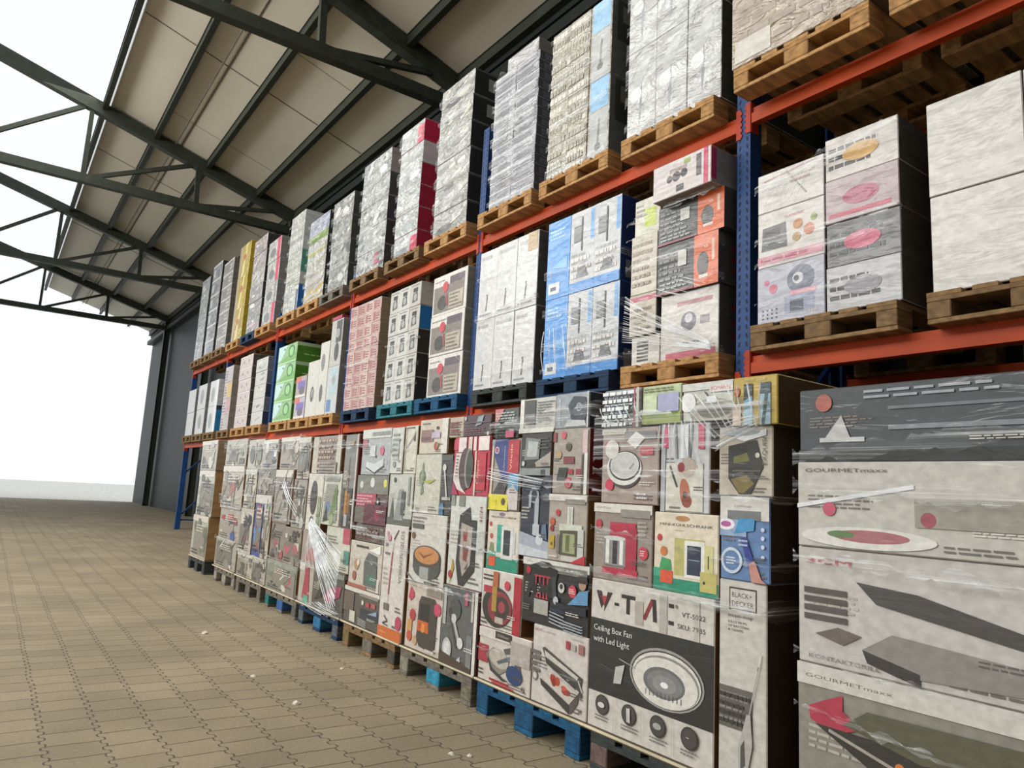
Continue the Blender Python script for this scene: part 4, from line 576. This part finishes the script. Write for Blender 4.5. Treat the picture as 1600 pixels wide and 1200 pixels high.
stack('thin silver carton beside the tall blue post', -2.68, -2.02, Z2, 4.86, 15, 2, '#b4b5bc', '#4a4a52', lambda r, i, c: [E(r.uniform(.2, .7), .45, .3, .3, '#83858f', .1), TL(.08, .15, .9, .8, 2, '#74767f', i*3+c), R(0, .88, 1, 1, '#d7d8dd')], kind='film', group=GR_T, side_art=lambda r, i: [R(.05, .15, .4, .8, '#6d6d77')])
stack('loose top carton above the thin silver ones', -2.50, -2.04, 4.862, 4.99, 1, 1, '#c6c6c8', '#77706a', None, kind='film', group=GR_T, D=.8)
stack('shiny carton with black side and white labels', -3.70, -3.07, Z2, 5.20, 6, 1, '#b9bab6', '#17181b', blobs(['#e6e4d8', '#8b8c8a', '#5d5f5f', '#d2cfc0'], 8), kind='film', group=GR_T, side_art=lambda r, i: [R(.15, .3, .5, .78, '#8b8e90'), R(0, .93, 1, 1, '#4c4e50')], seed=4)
stack('white wrapped carton with crimson side', -4.58, -4.05, Z2, 5.08, 6, 1, ['#c9cccc', '#c4c7c7', '#cfd2d1'], ['#a31238', '#a31238', '#a31238', '#a31238', '#cfc3c8', '#c21746'], lambda r, i, c: ([R(.72, 0, 1, .8, '#c93558')] if i in (0, 5) else [])+blobs(['#8e989b', '#aab2b4', '#dfe2e2'], 4)(r, i, c), kind='film', group=GR_T, side_art=lambda r, i: [C(.8, .4, .2, '#3c0a18')] if i in (2, 3) else [R(.2, .3, .6, .7, '#d9cfd2')] if i > 3 else [])
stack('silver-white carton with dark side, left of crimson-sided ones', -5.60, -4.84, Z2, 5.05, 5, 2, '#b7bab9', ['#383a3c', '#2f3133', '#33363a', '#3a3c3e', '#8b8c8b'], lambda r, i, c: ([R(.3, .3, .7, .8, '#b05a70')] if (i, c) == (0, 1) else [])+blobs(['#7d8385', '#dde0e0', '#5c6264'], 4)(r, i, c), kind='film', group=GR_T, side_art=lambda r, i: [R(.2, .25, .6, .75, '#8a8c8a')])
stack('grey patterned wrapped carton above the pink stack', -6.52, -5.86, Z2, 4.84, 4, 2, '#9a9c98', '#3c3d3b', blobs(['#c9cbc6', '#6b6f6c', '#b3b5b0', '#55595a'], 6), kind='film', group=GR_T)
stack('pale tall carton with olive and yellow bands', -7.42, -6.68, Z2, 4.83, 3, 2, ['#c5c2b8', '#c9c6bc', '#bdbfb8', '#c3c0b6', '#b5bac6', '#b3b9cc'], '#2b2c2c', lambda r, i, c: ([P([(0, .3), (1, .5), (1, .42), (0, .2)], '#b8a24a'), P([(0, .1), (1, .25), (1, .2), (0, .03)], '#a8974a')] if i == 0 else [R(0, .6, 1, .68, '#b3b24a')] if i == 1 else [R(0, .02, 1, .3, '#76913c'), TL(0, .5, 1, .9, 3, '#a3aabf', c)]), kind='film', group=GR_T, heights=[1, .9, .75])
stack('tall white carton with blue, teal and white side', -8.30, -7.70, Z2, 5.15, 4, 2, '#cfd1ca', ['#1f62ad', '#b5b5ae', '#4f9080', '#b9bcbb'], lambda r, i, c: ([R(.7, .05, .95, .8, '#55708f')] if (i, c) == (0, 1) else [TL(.05, .2, .9, .9, 3, '#a9aca6', i)]), kind='film', group=GR_T, heights=[1.1, .5, .9, 1.6], side_art=lambda r, i: [C(.5, .5, .2, '#cfe0da')] if i == 2 else [])
stack('white carton with vertical pink stripe on top shelf', -9.36, -8.74, Z2, 5.02, 4, 1, '#c9cac6', '#77736f', lambda r, i, c: [R(.74, 0, .97, 1, '#c9405f') if i != 1 else R(.8, 0, .9, 1, '#8a8b8b'), E(.4, .4, .22, .22, '#74787a'), TL(.1, .7, .6, .9, 2, '#a9a9a8', i)], kind='film', group=GR_T)
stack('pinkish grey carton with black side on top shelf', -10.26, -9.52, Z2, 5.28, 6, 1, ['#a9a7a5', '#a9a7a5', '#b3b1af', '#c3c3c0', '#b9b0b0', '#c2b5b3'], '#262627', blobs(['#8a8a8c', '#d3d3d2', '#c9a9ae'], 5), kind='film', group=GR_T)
stack('yellow carton', -11.22, -10.55, Z2, 5.42, 3, 1, ['#c2ab38', '#c9b03c', '#cdb75a'], '#a58d1e', lambda r, i, c: [R(0, 0, .22, 1, '#a8987a'), P([(.3, 0), (.6, 1), (.75, 1), (.5, 0)], '#d8c98a'), E(.5, .6, .14, .1, '#b06a4a')], kind='film', group=GR_T)
stack('grey layered carton left of the yellow ones', -12.36, -11.62, Z2, 5.36, 7, 1, '#a19c98', '#5d5650', lambda r, i, c: [R(0, .9, 1, 1, '#d0cdca'), E(.4, .45, .25, .3, '#7f7b7a'), TL(.6, .2, .95, .7, 2, '#c9c6c3', i)], kind='film', group=GR_T)
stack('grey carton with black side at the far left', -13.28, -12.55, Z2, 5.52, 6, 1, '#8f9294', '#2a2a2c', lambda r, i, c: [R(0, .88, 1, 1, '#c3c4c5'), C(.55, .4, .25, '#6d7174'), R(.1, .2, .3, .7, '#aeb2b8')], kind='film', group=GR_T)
stack('pale grey carton at the farthest left of the top shelf', -14.20, -13.50, Z2, 5.4, 6, 1, '#9fa2a4', '#3a3a3c', blobs(['#6d7174', '#c9cbcc'], 3), kind='film', group=GR_T)
# --- middle shelf
def r1(r, i, c):
    if i == 2: return [L(.1, .8, .9, .95, .03, '#b77f92'), L(.45, .9, .75, .2, .04, '#8f8f88'), [L(.1+.1*k, .2, .3+.1*k, .8, .015, '#ecebea') for k in range(6)], TL(.5, .55, .9, .8, 2, '#c3a9a9', 4)]
    if i == 1: return [T(.42, .80, .05, 'CLATRONIC', '#b8526a', 0, .3), P([(.06, .3), (.08, .72), (.44, .74), (.46, .3)], '#4f5150'), P([(.1, .36), (.12, .66), (.36, .68), (.36, .36)], '#2b2c2b'), C(.62, .64, .09, '#b9824c'), C(.78, .5, .1, '#c0704a'), C(.6, .42, .08, '#a8864c'), C(.85, .68, .06, '#8a9a5a'), R(0, .06, .98, .2, '#c98797'), TL(.05, .07, .95, .19, 1, '#a03050', 5)]
    return [E(.66, .68, .2, .24, '#6a6f80'), C(.62, .7, .1, '#c9cbd3'), C(.6, .7, .05, '#33363f'), R(.42, .12, .85, .42, '#8d94ab'), R(.5, .14, .7, .34, '#4c5264'), C(.25, .6, .08, '#c4607a'), C(.15, .72, .05, '#c4607a'), R(.5, .42, .88, .5, '#c9909e'), [R(.08+.07*(k % 4), .08+.07*(k//4), .1+.07*(k % 4), .11+.07*(k//4), '#3a3c44') for k in range(12)], T(.72, .08, .05, 'C3 ME', W0, 0, .18)]
stack('white appliance carton right of the broad blue upright', .14, .545, 2.088, 2.96, 3, 1, ['#a9abb8', '#cbc7c2', '#cfcbc6'], '#4a4540', r1, kind='print', group=GR_M, heights=[.36, .36, .26])
stack('slim carton with red strip at the right edge, middle shelf', .55, .93, 2.088, 3.02, 4, 1, ['#b3b3b5', '#6a6a6c', '#a9989a', '#c9c4bf'], '#4a4540', lambda r, i, c: [R(.05, .1, .9, .2, '#b8405a') if i == 2 else TL(.05, .2, .8, .8, 3, DK, i), E(.5, .5, .25, .2, ['#8d8d93', '#c4607a', '#a34c68', '#c9a05a'][i])], group=GR_M)
stack('plain white carton at the right edge, middle shelf', 1.06, 1.84, 2.088, 3.0, 2, 2, '#c9c6c0', '#6a6055', None, group=GR_M)
def cof(r, i, c): return [R(.62, 0, 1, 1, '#cf5a18'), T(.78, .72, .08, 'o', W0, 0, .06), R(.90, .45, .94, .85, '#dcb8a0'), E(.76, .42, .09, .24, '#35302c'), R(.70, .16, .84, .22, '#d9cfc6'), TL(.04, .25, .55, .85, 5, '#77797a', 3), R(.36, .5, .5, .8, '#c3c3be'), TL(.05, .08, .6, .25, 2, '#a3a5a5', 6), R(0, 0, .62, .05, '#8c3a4c')]
MX = [('m2', -.850, -.62, 2.86, 3.12, 'pale carton with a lime patch, top left of the mixed load', '#c6c4b4', [R(.4, .2, .85, .7, '#b3c43c'), TL(.05, .5, .5, .9, 3, '#8d8b80', 2)]),
 ('m2', -.855, -.62, 2.45, 2.859, 'crinkled pale carton, left of the upper coffee machine carton', '#bdb5a6', [TL(.05, .1, .9, .9, 6, '#8a7d6c', 3)]),
 ('m2', -.860, -.62, 2.17, 2.449, 'pale carton with pink band, left of the lower coffee machine carton', '#b9b1a0', [R(0, .82, 1, .94, '#b03a5a'), TL(.05, .1, .9, .7, 4, '#8a7d6c', 4)]),
 ('m3', -.615, -.09, 2.73, 2.99, 'upper black and orange coffee machine carton of the mixed load', '#282929', cof(None, 0, 0)),
 ('m4', -.615, -.13, 2.40, 2.729, 'lower black and orange coffee machine carton of the mixed load', '#282929', cof(None, 0, 0)),
 ('m5', -.850, -.60, 1.969, 2.169, 'white carton with a barcode-like black grid, bottom left of the mixed load', '#c9c6be', [[R(.2, .15+.12*k, .6, .22+.12*k, '#3a3a38') for k in range(6)]]),
 ('m6', -.595, -.14, 1.969, 2.399, 'white carton with small jug picture and pink bottom band', '#cfcbc6', [C(.5, .55, .14, '#77747c'), C(.5, .6, .07, '#c9c9d3'), R(.7, .48, .85, .6, '#9a969a'), R(.3, .8, .9, .86, '#b98a90'), R(.1, .02, .95, .12, '#c0566a'), TL(.4, .2, .8, .28, 1, DK, 7)])]
for _, x0, x1, z0, z1, lab, fc, a in MX:
    carton('shipping_carton', lab, 'box', x0, x1, z0, z1, -.06+(.02 if 'coffee' not in lab else 0), 1.08, fc, '#4b4844', None, a, [TL(.1, .2, .6, .8, 3, '#7c2a3a', 9), C(.35, .35, .14, '#26242a')], 'print', group=GR_M)
carton('shipping_carton', 'white carton with pink edge stripe, tipped forward on top of the mixed load', 'box', -.575, -.11, 2.992, 3.225, -.16, .6, '#c9c1c0', '#8b8787', '#8a8580', [C(.42, .52, .14, '#3a2e30'), C(.3, .5, .1, '#4c3c3e'), C(.55, .55, .12, '#2e2628'), R(.3, .66, .6, .76, '#9c8a88'), R(.55, .78, .66, .92, '#93a556'), R(.42, .08, .55, .26, '#4a4448'), R(.88, 0, .95, 1, '#c01e56'), R(.76, .3, .84, .9, '#4c4648')], [R(0, .1, .08, .95, '#b01a4c')], 'print', group=GR_M)
def tap(r, i, c):
    if c == 0: return [R(0, 0, 1, 1, '#3f8fd6'), TL(.1, .75, .8, .9, 3, '#a9d0ef', i), R(.1, .06, .6, .2, '#cfd5d9'), R(.2, .1, .45, .15, '#3a4a55'), P([(.2, .4), (.9, .5), (.9, .35)], '#6db0e6')]
    return [R(0, .12, 1, 1, '#b9bcc0'), R(.82, .6, .97, .98, '#5f9ad0'), TL(.05, .15, .95, .5, 4, '#8d8f90', i+c), TL(.05, .15, .95, .45, 3, '#d0cdc8', i+c+9), R(.15, .62, .45, .82, '#6d7075'), L(.48, .5, .48, .92, .05, '#3a3c3f'), P([(.3, .18), (.75, .18), (.65, .3), (.38, .3)], '#5f6265'), R(0, 0, 1, .12, '#3a86cc')]
stack('bright blue tap carton on the dark blue pallet', -1.78, -.96, Z1, 3.22, 2, 3, '#3f86c9', '#122c66', tap, group=GR_M, side_art=lambda r, i: [R(.05, .05, .45, .25, '#8a8d92')], kind='print')
stack('plain white carton left of the blue tap cartons', -2.76, -1.90, Z1, 3.22, 2, 3, '#cbcccc', '#55524d', lambda r, i, c: [L(.45, .12, .5, .32, .07, '#5d5e60'), C(.48, .34, .04, '#4a4a4c'), TL(.1, .85, .9, .95, 1, '#a9aaaa', c), TL(.1, .04, .8, .1, 1, '#8a8a8a', i)]+([R(.5, .75, .95, 1, '#b39a70')] if (i, c) == (1, 2) else []), group=GR_M)
stack('white framed food-picture carton on the blue pallet', -3.60, -2.97, Z1, 3.17, 3, 1, '#d8d5cf', '#8d8a80', lambda r, i, c: [R(.04, .06, .93, .72, '#7f7770'), TL(.05, .82, .5, .9, 1, '#8a8580', i), R(.5, .72, .93, .9, '#5c545c'), E(.3, .3, .14, .18, '#3f3c36'), R(.5, .1, .9, .5, '#b3a99a'), TL(.52, .12, .88, .48, 4, '#6f6a5c', i+3), C(.38, .68, .13, '#c8404e'), L(.42, .5, .46, .2, .06, '#b04a50')], group=GR_M)
stack('kitchen gadget carton above the teal pallet', -4.55, -3.85, Z1, 3.21, 5, 3, ['#c3c2bc', '#cac9c4', '#bcbab3'], ['#2a2624', '#2e2926', '#332e2a', '#1c6fb0', '#b9b4ae'], lambda r, i, c: [P([(.25, .15), (.3, .55), (.7, .6), (.75, .2)], '#4f5350'), R(.3, .6, .72, .78, '#33332f'), E(.5, .38, .15, .16, '#a3a6a2'), TL(.1, .84, .9, .95, 1, '#8d8b86', i)], group=GR_M, side_art=lambda r, i: [C(.6, .4, .2, '#5c3a38')] if i == 4 else [R(.3, .4, .6, .6, '#6d6762')])
stack('small pink and white carton above the dark blue pallet', -5.62, -4.78, Z1, 3.23, 9, 4, ['#c3a49c', '#b8948e', '#c9b0a6', '#be9c98'], '#86745c', lambda r, i, c: [R(.1, .15, .4, .85, '#a86e70'), TL(.45, .2, .9, .8, 3, '#8d5c5e', i*4+c), R(0, .92, 1, 1, '#d5c6bc')], group=GR_M)
stack('stepped white carton with small oval picture, left step', -6.93, -6.53, Z1, 2.72, 1, 1, '#c9c8bf', '#8d8a84', lambda r, i, c: [E(.55, .4, .16, .14, '#4c4c49'), E(.55, .42, .10, .08, '#8a8a85')], group=GR_M)
stack('stepped white carton with oval picture, middle step', -6.52, -6.22, Z1, 2.93, 1, 1, '#c9c8bf', '#8d8a84', lambda r, i, c: [E(.4, .72, .22, .12, '#7c7c76'), E(.42, .3, .2, .12, '#5a5a56')], group=GR_M)
stack('tall white, black and pale blue carton, tallest step', -6.21, -5.85, Z1, 3.17, 2, 1, ['#b9bfc0', '#b5b5af'], '#77736c', lambda r, i, c: [R(.45, .5, .95, .97, '#4a4b49') if i else R(.4, .4, .8, .95, '#a3c0c8'), R(.1, .05, .5, .3, '#4f7ba8') if not i else E(.6, .3, .2, .2, '#3b3c3a'), E(.6, .7, .16, .1, '#9a9c98')], group=GR_M)
stack('crimson bowl-like flat carton on the tallest white step', -6.2, -5.9, 3.171, 3.215, 1, 1, '#b03058', '#8c2446', None, group=GR_M, D=.6)
stack('small purple and orange printed carton right of the green ones', -7.36, -6.95, Z1, 2.56, 2, 1, ['#b0aab5', '#a79a98'], '#4a3c3a', lambda r, i, c: [R(0, .7, .5, 1, '#c8724a'), R(.2, .4, .9, .75, '#6a5aa8'), E(.6, .3, .25, .2, '#55505c'), R(0, 0, 1, .12, '#d8d2c9'), C(.35, .8, .1, '#c04a8a')], group=GR_M)
stack('bright green carton with curved green hose picture', -8.28, -7.48, Z1, 3.10, 4, 1, '#8cb57c', '#427716', lambda r, i, c: [P([(0, .2), (0, 1), (.5, 1), (.2, .3)], '#bcdcd8'), P([(.1, .12), (.98, .1), (.98, .5), (.5, .4)], '#68a544'), E(.72, .6, .17, .34, '#35742f'), E(.72, .58, .11, .24, '#8cc87a'), R(.3, .75, .38, .85, '#4a6a4c'), R(0, 0, 1, .1, '#a5cf95')], group=GR_M, side_art=lambda r, i: [R(0, .82, 1, 1, '#a3bf98'), TL(.1, .35, .6, .45, 1, '#b9d08a', i)], top='#b5c4ae')
stack('white wrapped carton with navy side, beside the green cartons', -9.38, -8.78, Z1, 3.05, 5, 1, '#bdbcb6', ['#23314f', '#5f6776', '#263350', '#5f6776', '#6b6f78'], blobs(['#8d8c86', '#d9d8d2', '#77756f'], 3), group=GR_M, side_art=lambda r, i: [R(.2, .2, .6, .8, '#a9abb5')] if i == 2 else [])
stack('pinkish white carton with dark side on the middle shelf', -10.36, -9.62, Z1, 3.20, 6, 1, '#bfb3ae', '#4a423d', lambda r, i, c: [C(.3, .5, .13, '#6d6460'), C(.7, .55, .13, '#7d736e'), C(.5, .3, .1, '#a9787a'), R(0, .9, 1, 1, '#d8d1cb')], group=GR_M)
stack('narrow carton with yellow or pink stripe near the far left', -11.30, -10.78, Z1, 3.14, 4, 1, ['#b3aaa6', '#bcae b0'.replace(' ', ''), '#b8b0a0', '#b3aba8'], '#8b8078', lambda r, i, c: [R(.5, .1, .95, .95, ['#a8a09a', '#b98a90', '#c8a02c', '#a9a3a0'][i]), TL(.05, .1, .45, .8, 4, '#8a6a70', i)], group=GR_M)
stack('white carton with turquoise or black side window', -12.36, -11.72, Z1, 2.98, 2, 1, '#c6c8c8', ['#1a78a6', '#bdbdbb'], lambda r, i, c: [E(.4, .45, .2, .3, '#8d9290'), R(.75, 0, 1, 1, '#d9dedf')], group=GR_M, side_art=lambda r, i: [R(.15, .2, .9, .85, '#141416')] if i else [R(0, .85, 1, 1, '#2a3a44')])
stack('pale carton at the far left end of the middle shelf', -13.30, -12.62, Z1, 2.98, 2, 1, '#b9b9b9', '#77777a', lambda r, i, c: [E(.5, .5, .2, .3, '#7f8283')], group=GR_M)
stack('faint white carton in the last place of the middle shelf', -14.2, -13.55, Z1, 2.95, 2, 1, '#b9b9b9', '#77777a', None, group=GR_M)
pallet('pallet at the last place of the middle shelf', -14.25, B1+BH+.001, -.10, 'brown', True, None, MP)

# ------------------------------------------------------------------ stretch film wound round the loads, and litter
def film(label, x0, x1, z0, z1, yf, bands, seed, side_d=.9, extra=None):
    """each band winds across the front and back along the right-hand side"""
    r = random.Random(seed); bm = bmesh.new()
    for (za, zb, h) in bands:
        NS, MS = 36, 14
        rows = []
        for j in range(4):
            row = []
            for i in range(NS+MS+1):
                if i <= NS: t = i/NS; x = x0+.002+(x1-x0+.002)*t; y = yf-.020
                else: t = (i-NS)/MS; x = x1+.005; y = yf-.020+side_d*t
                if i == 0: y = yf-.010
                s = min(i, NS)/NS; z = za+(zb-za)*s+h*(j/3-.5)*(1+.35*math.sin(i*.5+seed)) + .006*math.sin(i*1.3+j)
                if j in (0, 3): z += r.uniform(-.008, .008)
                d = (.004*math.sin(i*.9+j*1.7)+r.uniform(-.002, .002))*(1 if 0 < i < NS else 0)
                row.append(bm.verts.new((x+(d if i > NS else 0), y+(d if i <= NS else 0), z)))
            rows.append(row)
        for j in range(3):
            for i in range(NS+MS): bm.faces.new((rows[j][i], rows[j][i+1], rows[j+1][i+1], rows[j+1][i]))
    quads = []
    for q in (extra or []):
        if q[0] != 'fan': quads.append(q); continue
        _, xa, za, xb, zb, sx, sz, ex, ez, m = q          # fan of m thin folds: start spread (sx, sz), end spread (ex, ez)
        for k in range(m):
            t = (k+r.uniform(-.3, .3))/max(1, m-1)-.5
            quads.append((xa+sx*t, za+sz*t, xb+ex*t, zb+ez*t, r.uniform(.002, .008), r.uniform(.002, .012)))
    for quad in quads:
        # pulled folds: narrow strips running between two points on the front
        (xa, za, xb, zb, wa, wb) = quad; n = 16; prev = None; bow = r.uniform(-.02, .02)*math.hypot(xb-xa, zb-za)/.3
        for i in range(n+1):
            t = i/n; x = xa+(xb-xa)*t+bow*math.sin(t*PI); x = min(max(x, x0+.004), x1-.004); z = za+(zb-za)*t; wd = wa+(wb-wa)*t; dx, dz = xb-xa, zb-za; l = math.hypot(dx, dz); nx, nz = -dz/l*wd/2, dx/l*wd/2
            y = yf-.028-.012*math.sin(t*PI)+r.uniform(-.001, .001)
            cur = (bm.verts.new((x+nx, y, z+nz)), bm.verts.new((x, y-.006, z)), bm.verts.new((x-nx, y, z-nz)))
            if prev:
                bm.faces.new((prev[0], prev[1], cur[1], cur[0])).material_index = 1; bm.faces.new((prev[1], prev[2], cur[2], cur[1])).material_index = 1
            prev = cur
    for f in bm.faces: f.smooth = True
    o = obj('stretch_film', bm, [film_mat(), film_mat(True)]); return tag(o, label, 'plastic film', 'clear stretch film wound round loads')
def auto(z0, z1, n, seed, h=.05):
    r = random.Random(seed); out = []
    for k in range(n):
        z = z0+(z1-z0)*(k+.5)/n+r.uniform(-.03, .03); s = r.uniform(-.06, .06); out.append((z, z+s, h*r.uniform(.5, 1.5)))
    return out
film('clear film bands round the ceiling fan carton stack', .137, 1.02, .16, 1.57, g-.006, [(1.36, 1.42, .15), (1.22, 1.20, .03), (1.13, 1.13, .02), (.80, .74, .035), (.72, .77, .02), (.98, .90, .018)], 1, extra=[('fan', .82, 1.52, .92, 1.36, .36, .03, .2, .04, 9), ('fan', .64, 1.41, .66, 1.22, .18, .02, .22, .03, 8), ('fan', .84, 1.34, 1.0, 1.39, .04, .1, .02, .05, 6), ('fan', .3, 1.5, .36, 1.42, .2, .02, .16, .02, 5)])
film('clear film bands round the stack with the tap and shirt cartons', -.70, .128, .16, 1.58, g-.006, [(1.44, 1.50, .06), (1.16, 1.17, .04), (1.08, 1.10, .012), (.32, .33, .012), (.8, .77, .014)], 2, extra=[('fan', -.66, 1.2, -.2, 1.15, .02, .05, .02, .04, 5)])
film('clear film bands round the stack with the red pan carton', -1.55, -.72, .16, 1.53, g-.006, [(.97, .86, .06), (1.02, .98, .02), (1.18, 1.19, .01), (.56, .545, .025), (.85, .80, .015)], 3)
film('clear film bands round the stack with the stick vacuum', -2.46, -1.56, .16, 1.5, g-.006, [(1.40, 1.36, .03), (.84, .72, .05), (.62, .60, .018), (1.0, 1.02, .012)], 4)
film('film pulled into a bright triangle over the fifth stack', -3.39, -2.46, .16, 1.5, g-.006, [(1.42, 1.40, .05), (1.17, 1.17, .04), (.47, .45, .04), (.19, .18, .06)], 5, extra=[('fan', -3.17, .80, -2.52, .44, .06, .06, .06, .36, 22), ('fan', -3.12, .78, -2.58, .22, .05, .02, .12, .06, 5), ('fan', -3.1, .74, -2.9, .47, .12, .04, .5, .02, 10), ('fan', -3.0, .20, -2.6, .17, .3, .05, .3, .05, 6)])
film('film bands round the sixth stack of the front row', -4.22, -3.42, .16, 1.5, g-.006, [(1.45, 1.45, .1), (1.1, 1.05, .05), (.42, .40, .05), (.8, .78, .03)], 6, extra=[('fan', -3.9, 1.1, -3.5, .85, .03, .05, .02, .05, 3)])
film('film bands round the stack with the tall blue carton', -5.21, -4.26, .16, 1.51, g-.006, [(1.46, 1.42, .1), (1.2, 1.2, .05), (.98, .9, .05), (.4, .38, .03)], 7)
film('film bands round the stack beside the brown carton side', -6.09, -5.26, .16, 1.54, g-.006, [(1.46, 1.44, .1), (.9, .8, .1), (.47, .45, .05)], 8)
film('film bands round the right-hand stack of the front row', 1.12, 1.9, .16, 1.49, g-.006, [(1.27, 1.34, .05), (1.18, 1.14, .05), (.66, .60, .02), (.95, .92, .03), (.5, .42, .015)], 9)
film('film pulled into a bright triangle over the mixed shelf load', -.86, -.12, 1.97, 3.2, -.10, [(2.93, 2.98, .04), (2.62, 2.66, .05), (2.36, 2.44, .03), (2.82, 2.8, .02), (2.05, 2.0, .03)], 10, side_d=.1, extra=[('fan', -.84, 2.28, -.07, 1.985, .02, .30, .0, .02, 22), ('fan', -.5, 2.44, -.3, 2.36, .3, .06, .3, .05, 5)])
film('film bands round the appliance cartons right of the broad blue upright', .14, .93, 2.09, 3.0, -.08, [(2.86, 2.95, .08), (2.55, 2.56, .05), (2.42, 2.47, .03), (2.2, 2.24, .02)], 11, side_d=.05)
film('film bands round the plain white cartons left of the blue ones', -2.77, -1.90, 1.97, 3.22, -.07, [(2.60, 2.66, .06), (2.05, 2.1, .05), (2.95, 3.0, .04)], 12, side_d=.05)
film('film bands round the bright blue tap cartons', -1.79, -.955, 1.97, 3.22, -.07, [(2.48, 2.44, .05), (2.22, 2.26, .06), (2.78, 2.8, .05), (2.03, 2.06, .03)], 13, extra=[('fan', -1.6, 2.35, -1.55, 2.0, .25, .02, .3, .02, 6), ('fan', -1.45, 2.5, -1.0, 2.3, .02, .25, .02, .2, 7)])
film('film bands round the kitchen gadget cartons', -4.56, -3.845, 1.97, 3.2, -.07, [(2.3, 2.36, .05), (2.1, 2.14, .06), (2.6, 2.62, .03)], 14, side_d=.05)
film('film bands round the small pink cartons', -5.63, -4.775, 1.97, 3.2, -.07, [(2.7, 2.72, .03), (2.5, 2.52, .05), (2.3, 2.28, .03)], 15, side_d=.05)
for i, (x0, x1, zt, lab) in enumerate(((-.94, -.12, 4.9, 'broad white cartons'), (-1.84, -1.13, 4.85, 'pale blue striped floor cleaner cartons'), (-2.68, -2.02, 4.85, 'thin silver cartons'), (-3.70, -3.07, 5.15, 'black-sided cartons'), (-4.58, -4.05, 5.05, 'crimson-sided cartons'), (-5.60, -4.84, 5.0, 'dark-sided silver cartons'), (-6.52, -5.86, 4.8, 'grey patterned cartons'), (-7.42, -6.68, 4.8, 'olive and yellow banded cartons'), (-8.30, -7.70, 5.1, 'cartons with blue and teal sides'))):
    film('wound film on the top shelf round the '+lab, x0, x1, Z2, zt, -.075, auto(Z2, zt, 7, 30+i, .09), 40+i, side_d=.03)
for (x, y, s, lab) in ((-1.789, -2.023, .022, 'crumpled pale scrap lying left on the pavers'), (-1.18, -1.989, .026, 'largest crumpled scrap on the pavers, with dark underside'), (-3.09, -1.985, .03, 'flat white scrap on the pavers at the left edge'), (-1.763, -1.50, .018, 'flat white scrap on the pavers near the brown pallet'), (-.166, -1.60, .016, 'pale scrap on the pavers before the bright blue pallet, right'), (-.215, -1.66, .018, 'pale scrap on the pavers before the bright blue pallet, left')):
    bm = bmesh.new(); r = random.Random(int(-x*100)); bmesh.ops.create_icosphere(bm, subdivisions=2, radius=s)
    for v in bm.verts: v.co = Vector((v.co.x*(1+r.uniform(-.3, .3)), v.co.y*(.7+r.uniform(-.2, .2)), max(-.0, (v.co.z)*(.5+r.uniform(-.2, .2)))))
    o = obj('paper_scrap', bm, mat('#d5cfc0', 'matte'), None, (x, y, .0005)); tag(o, lab, 'litter', 'scraps on the floor')
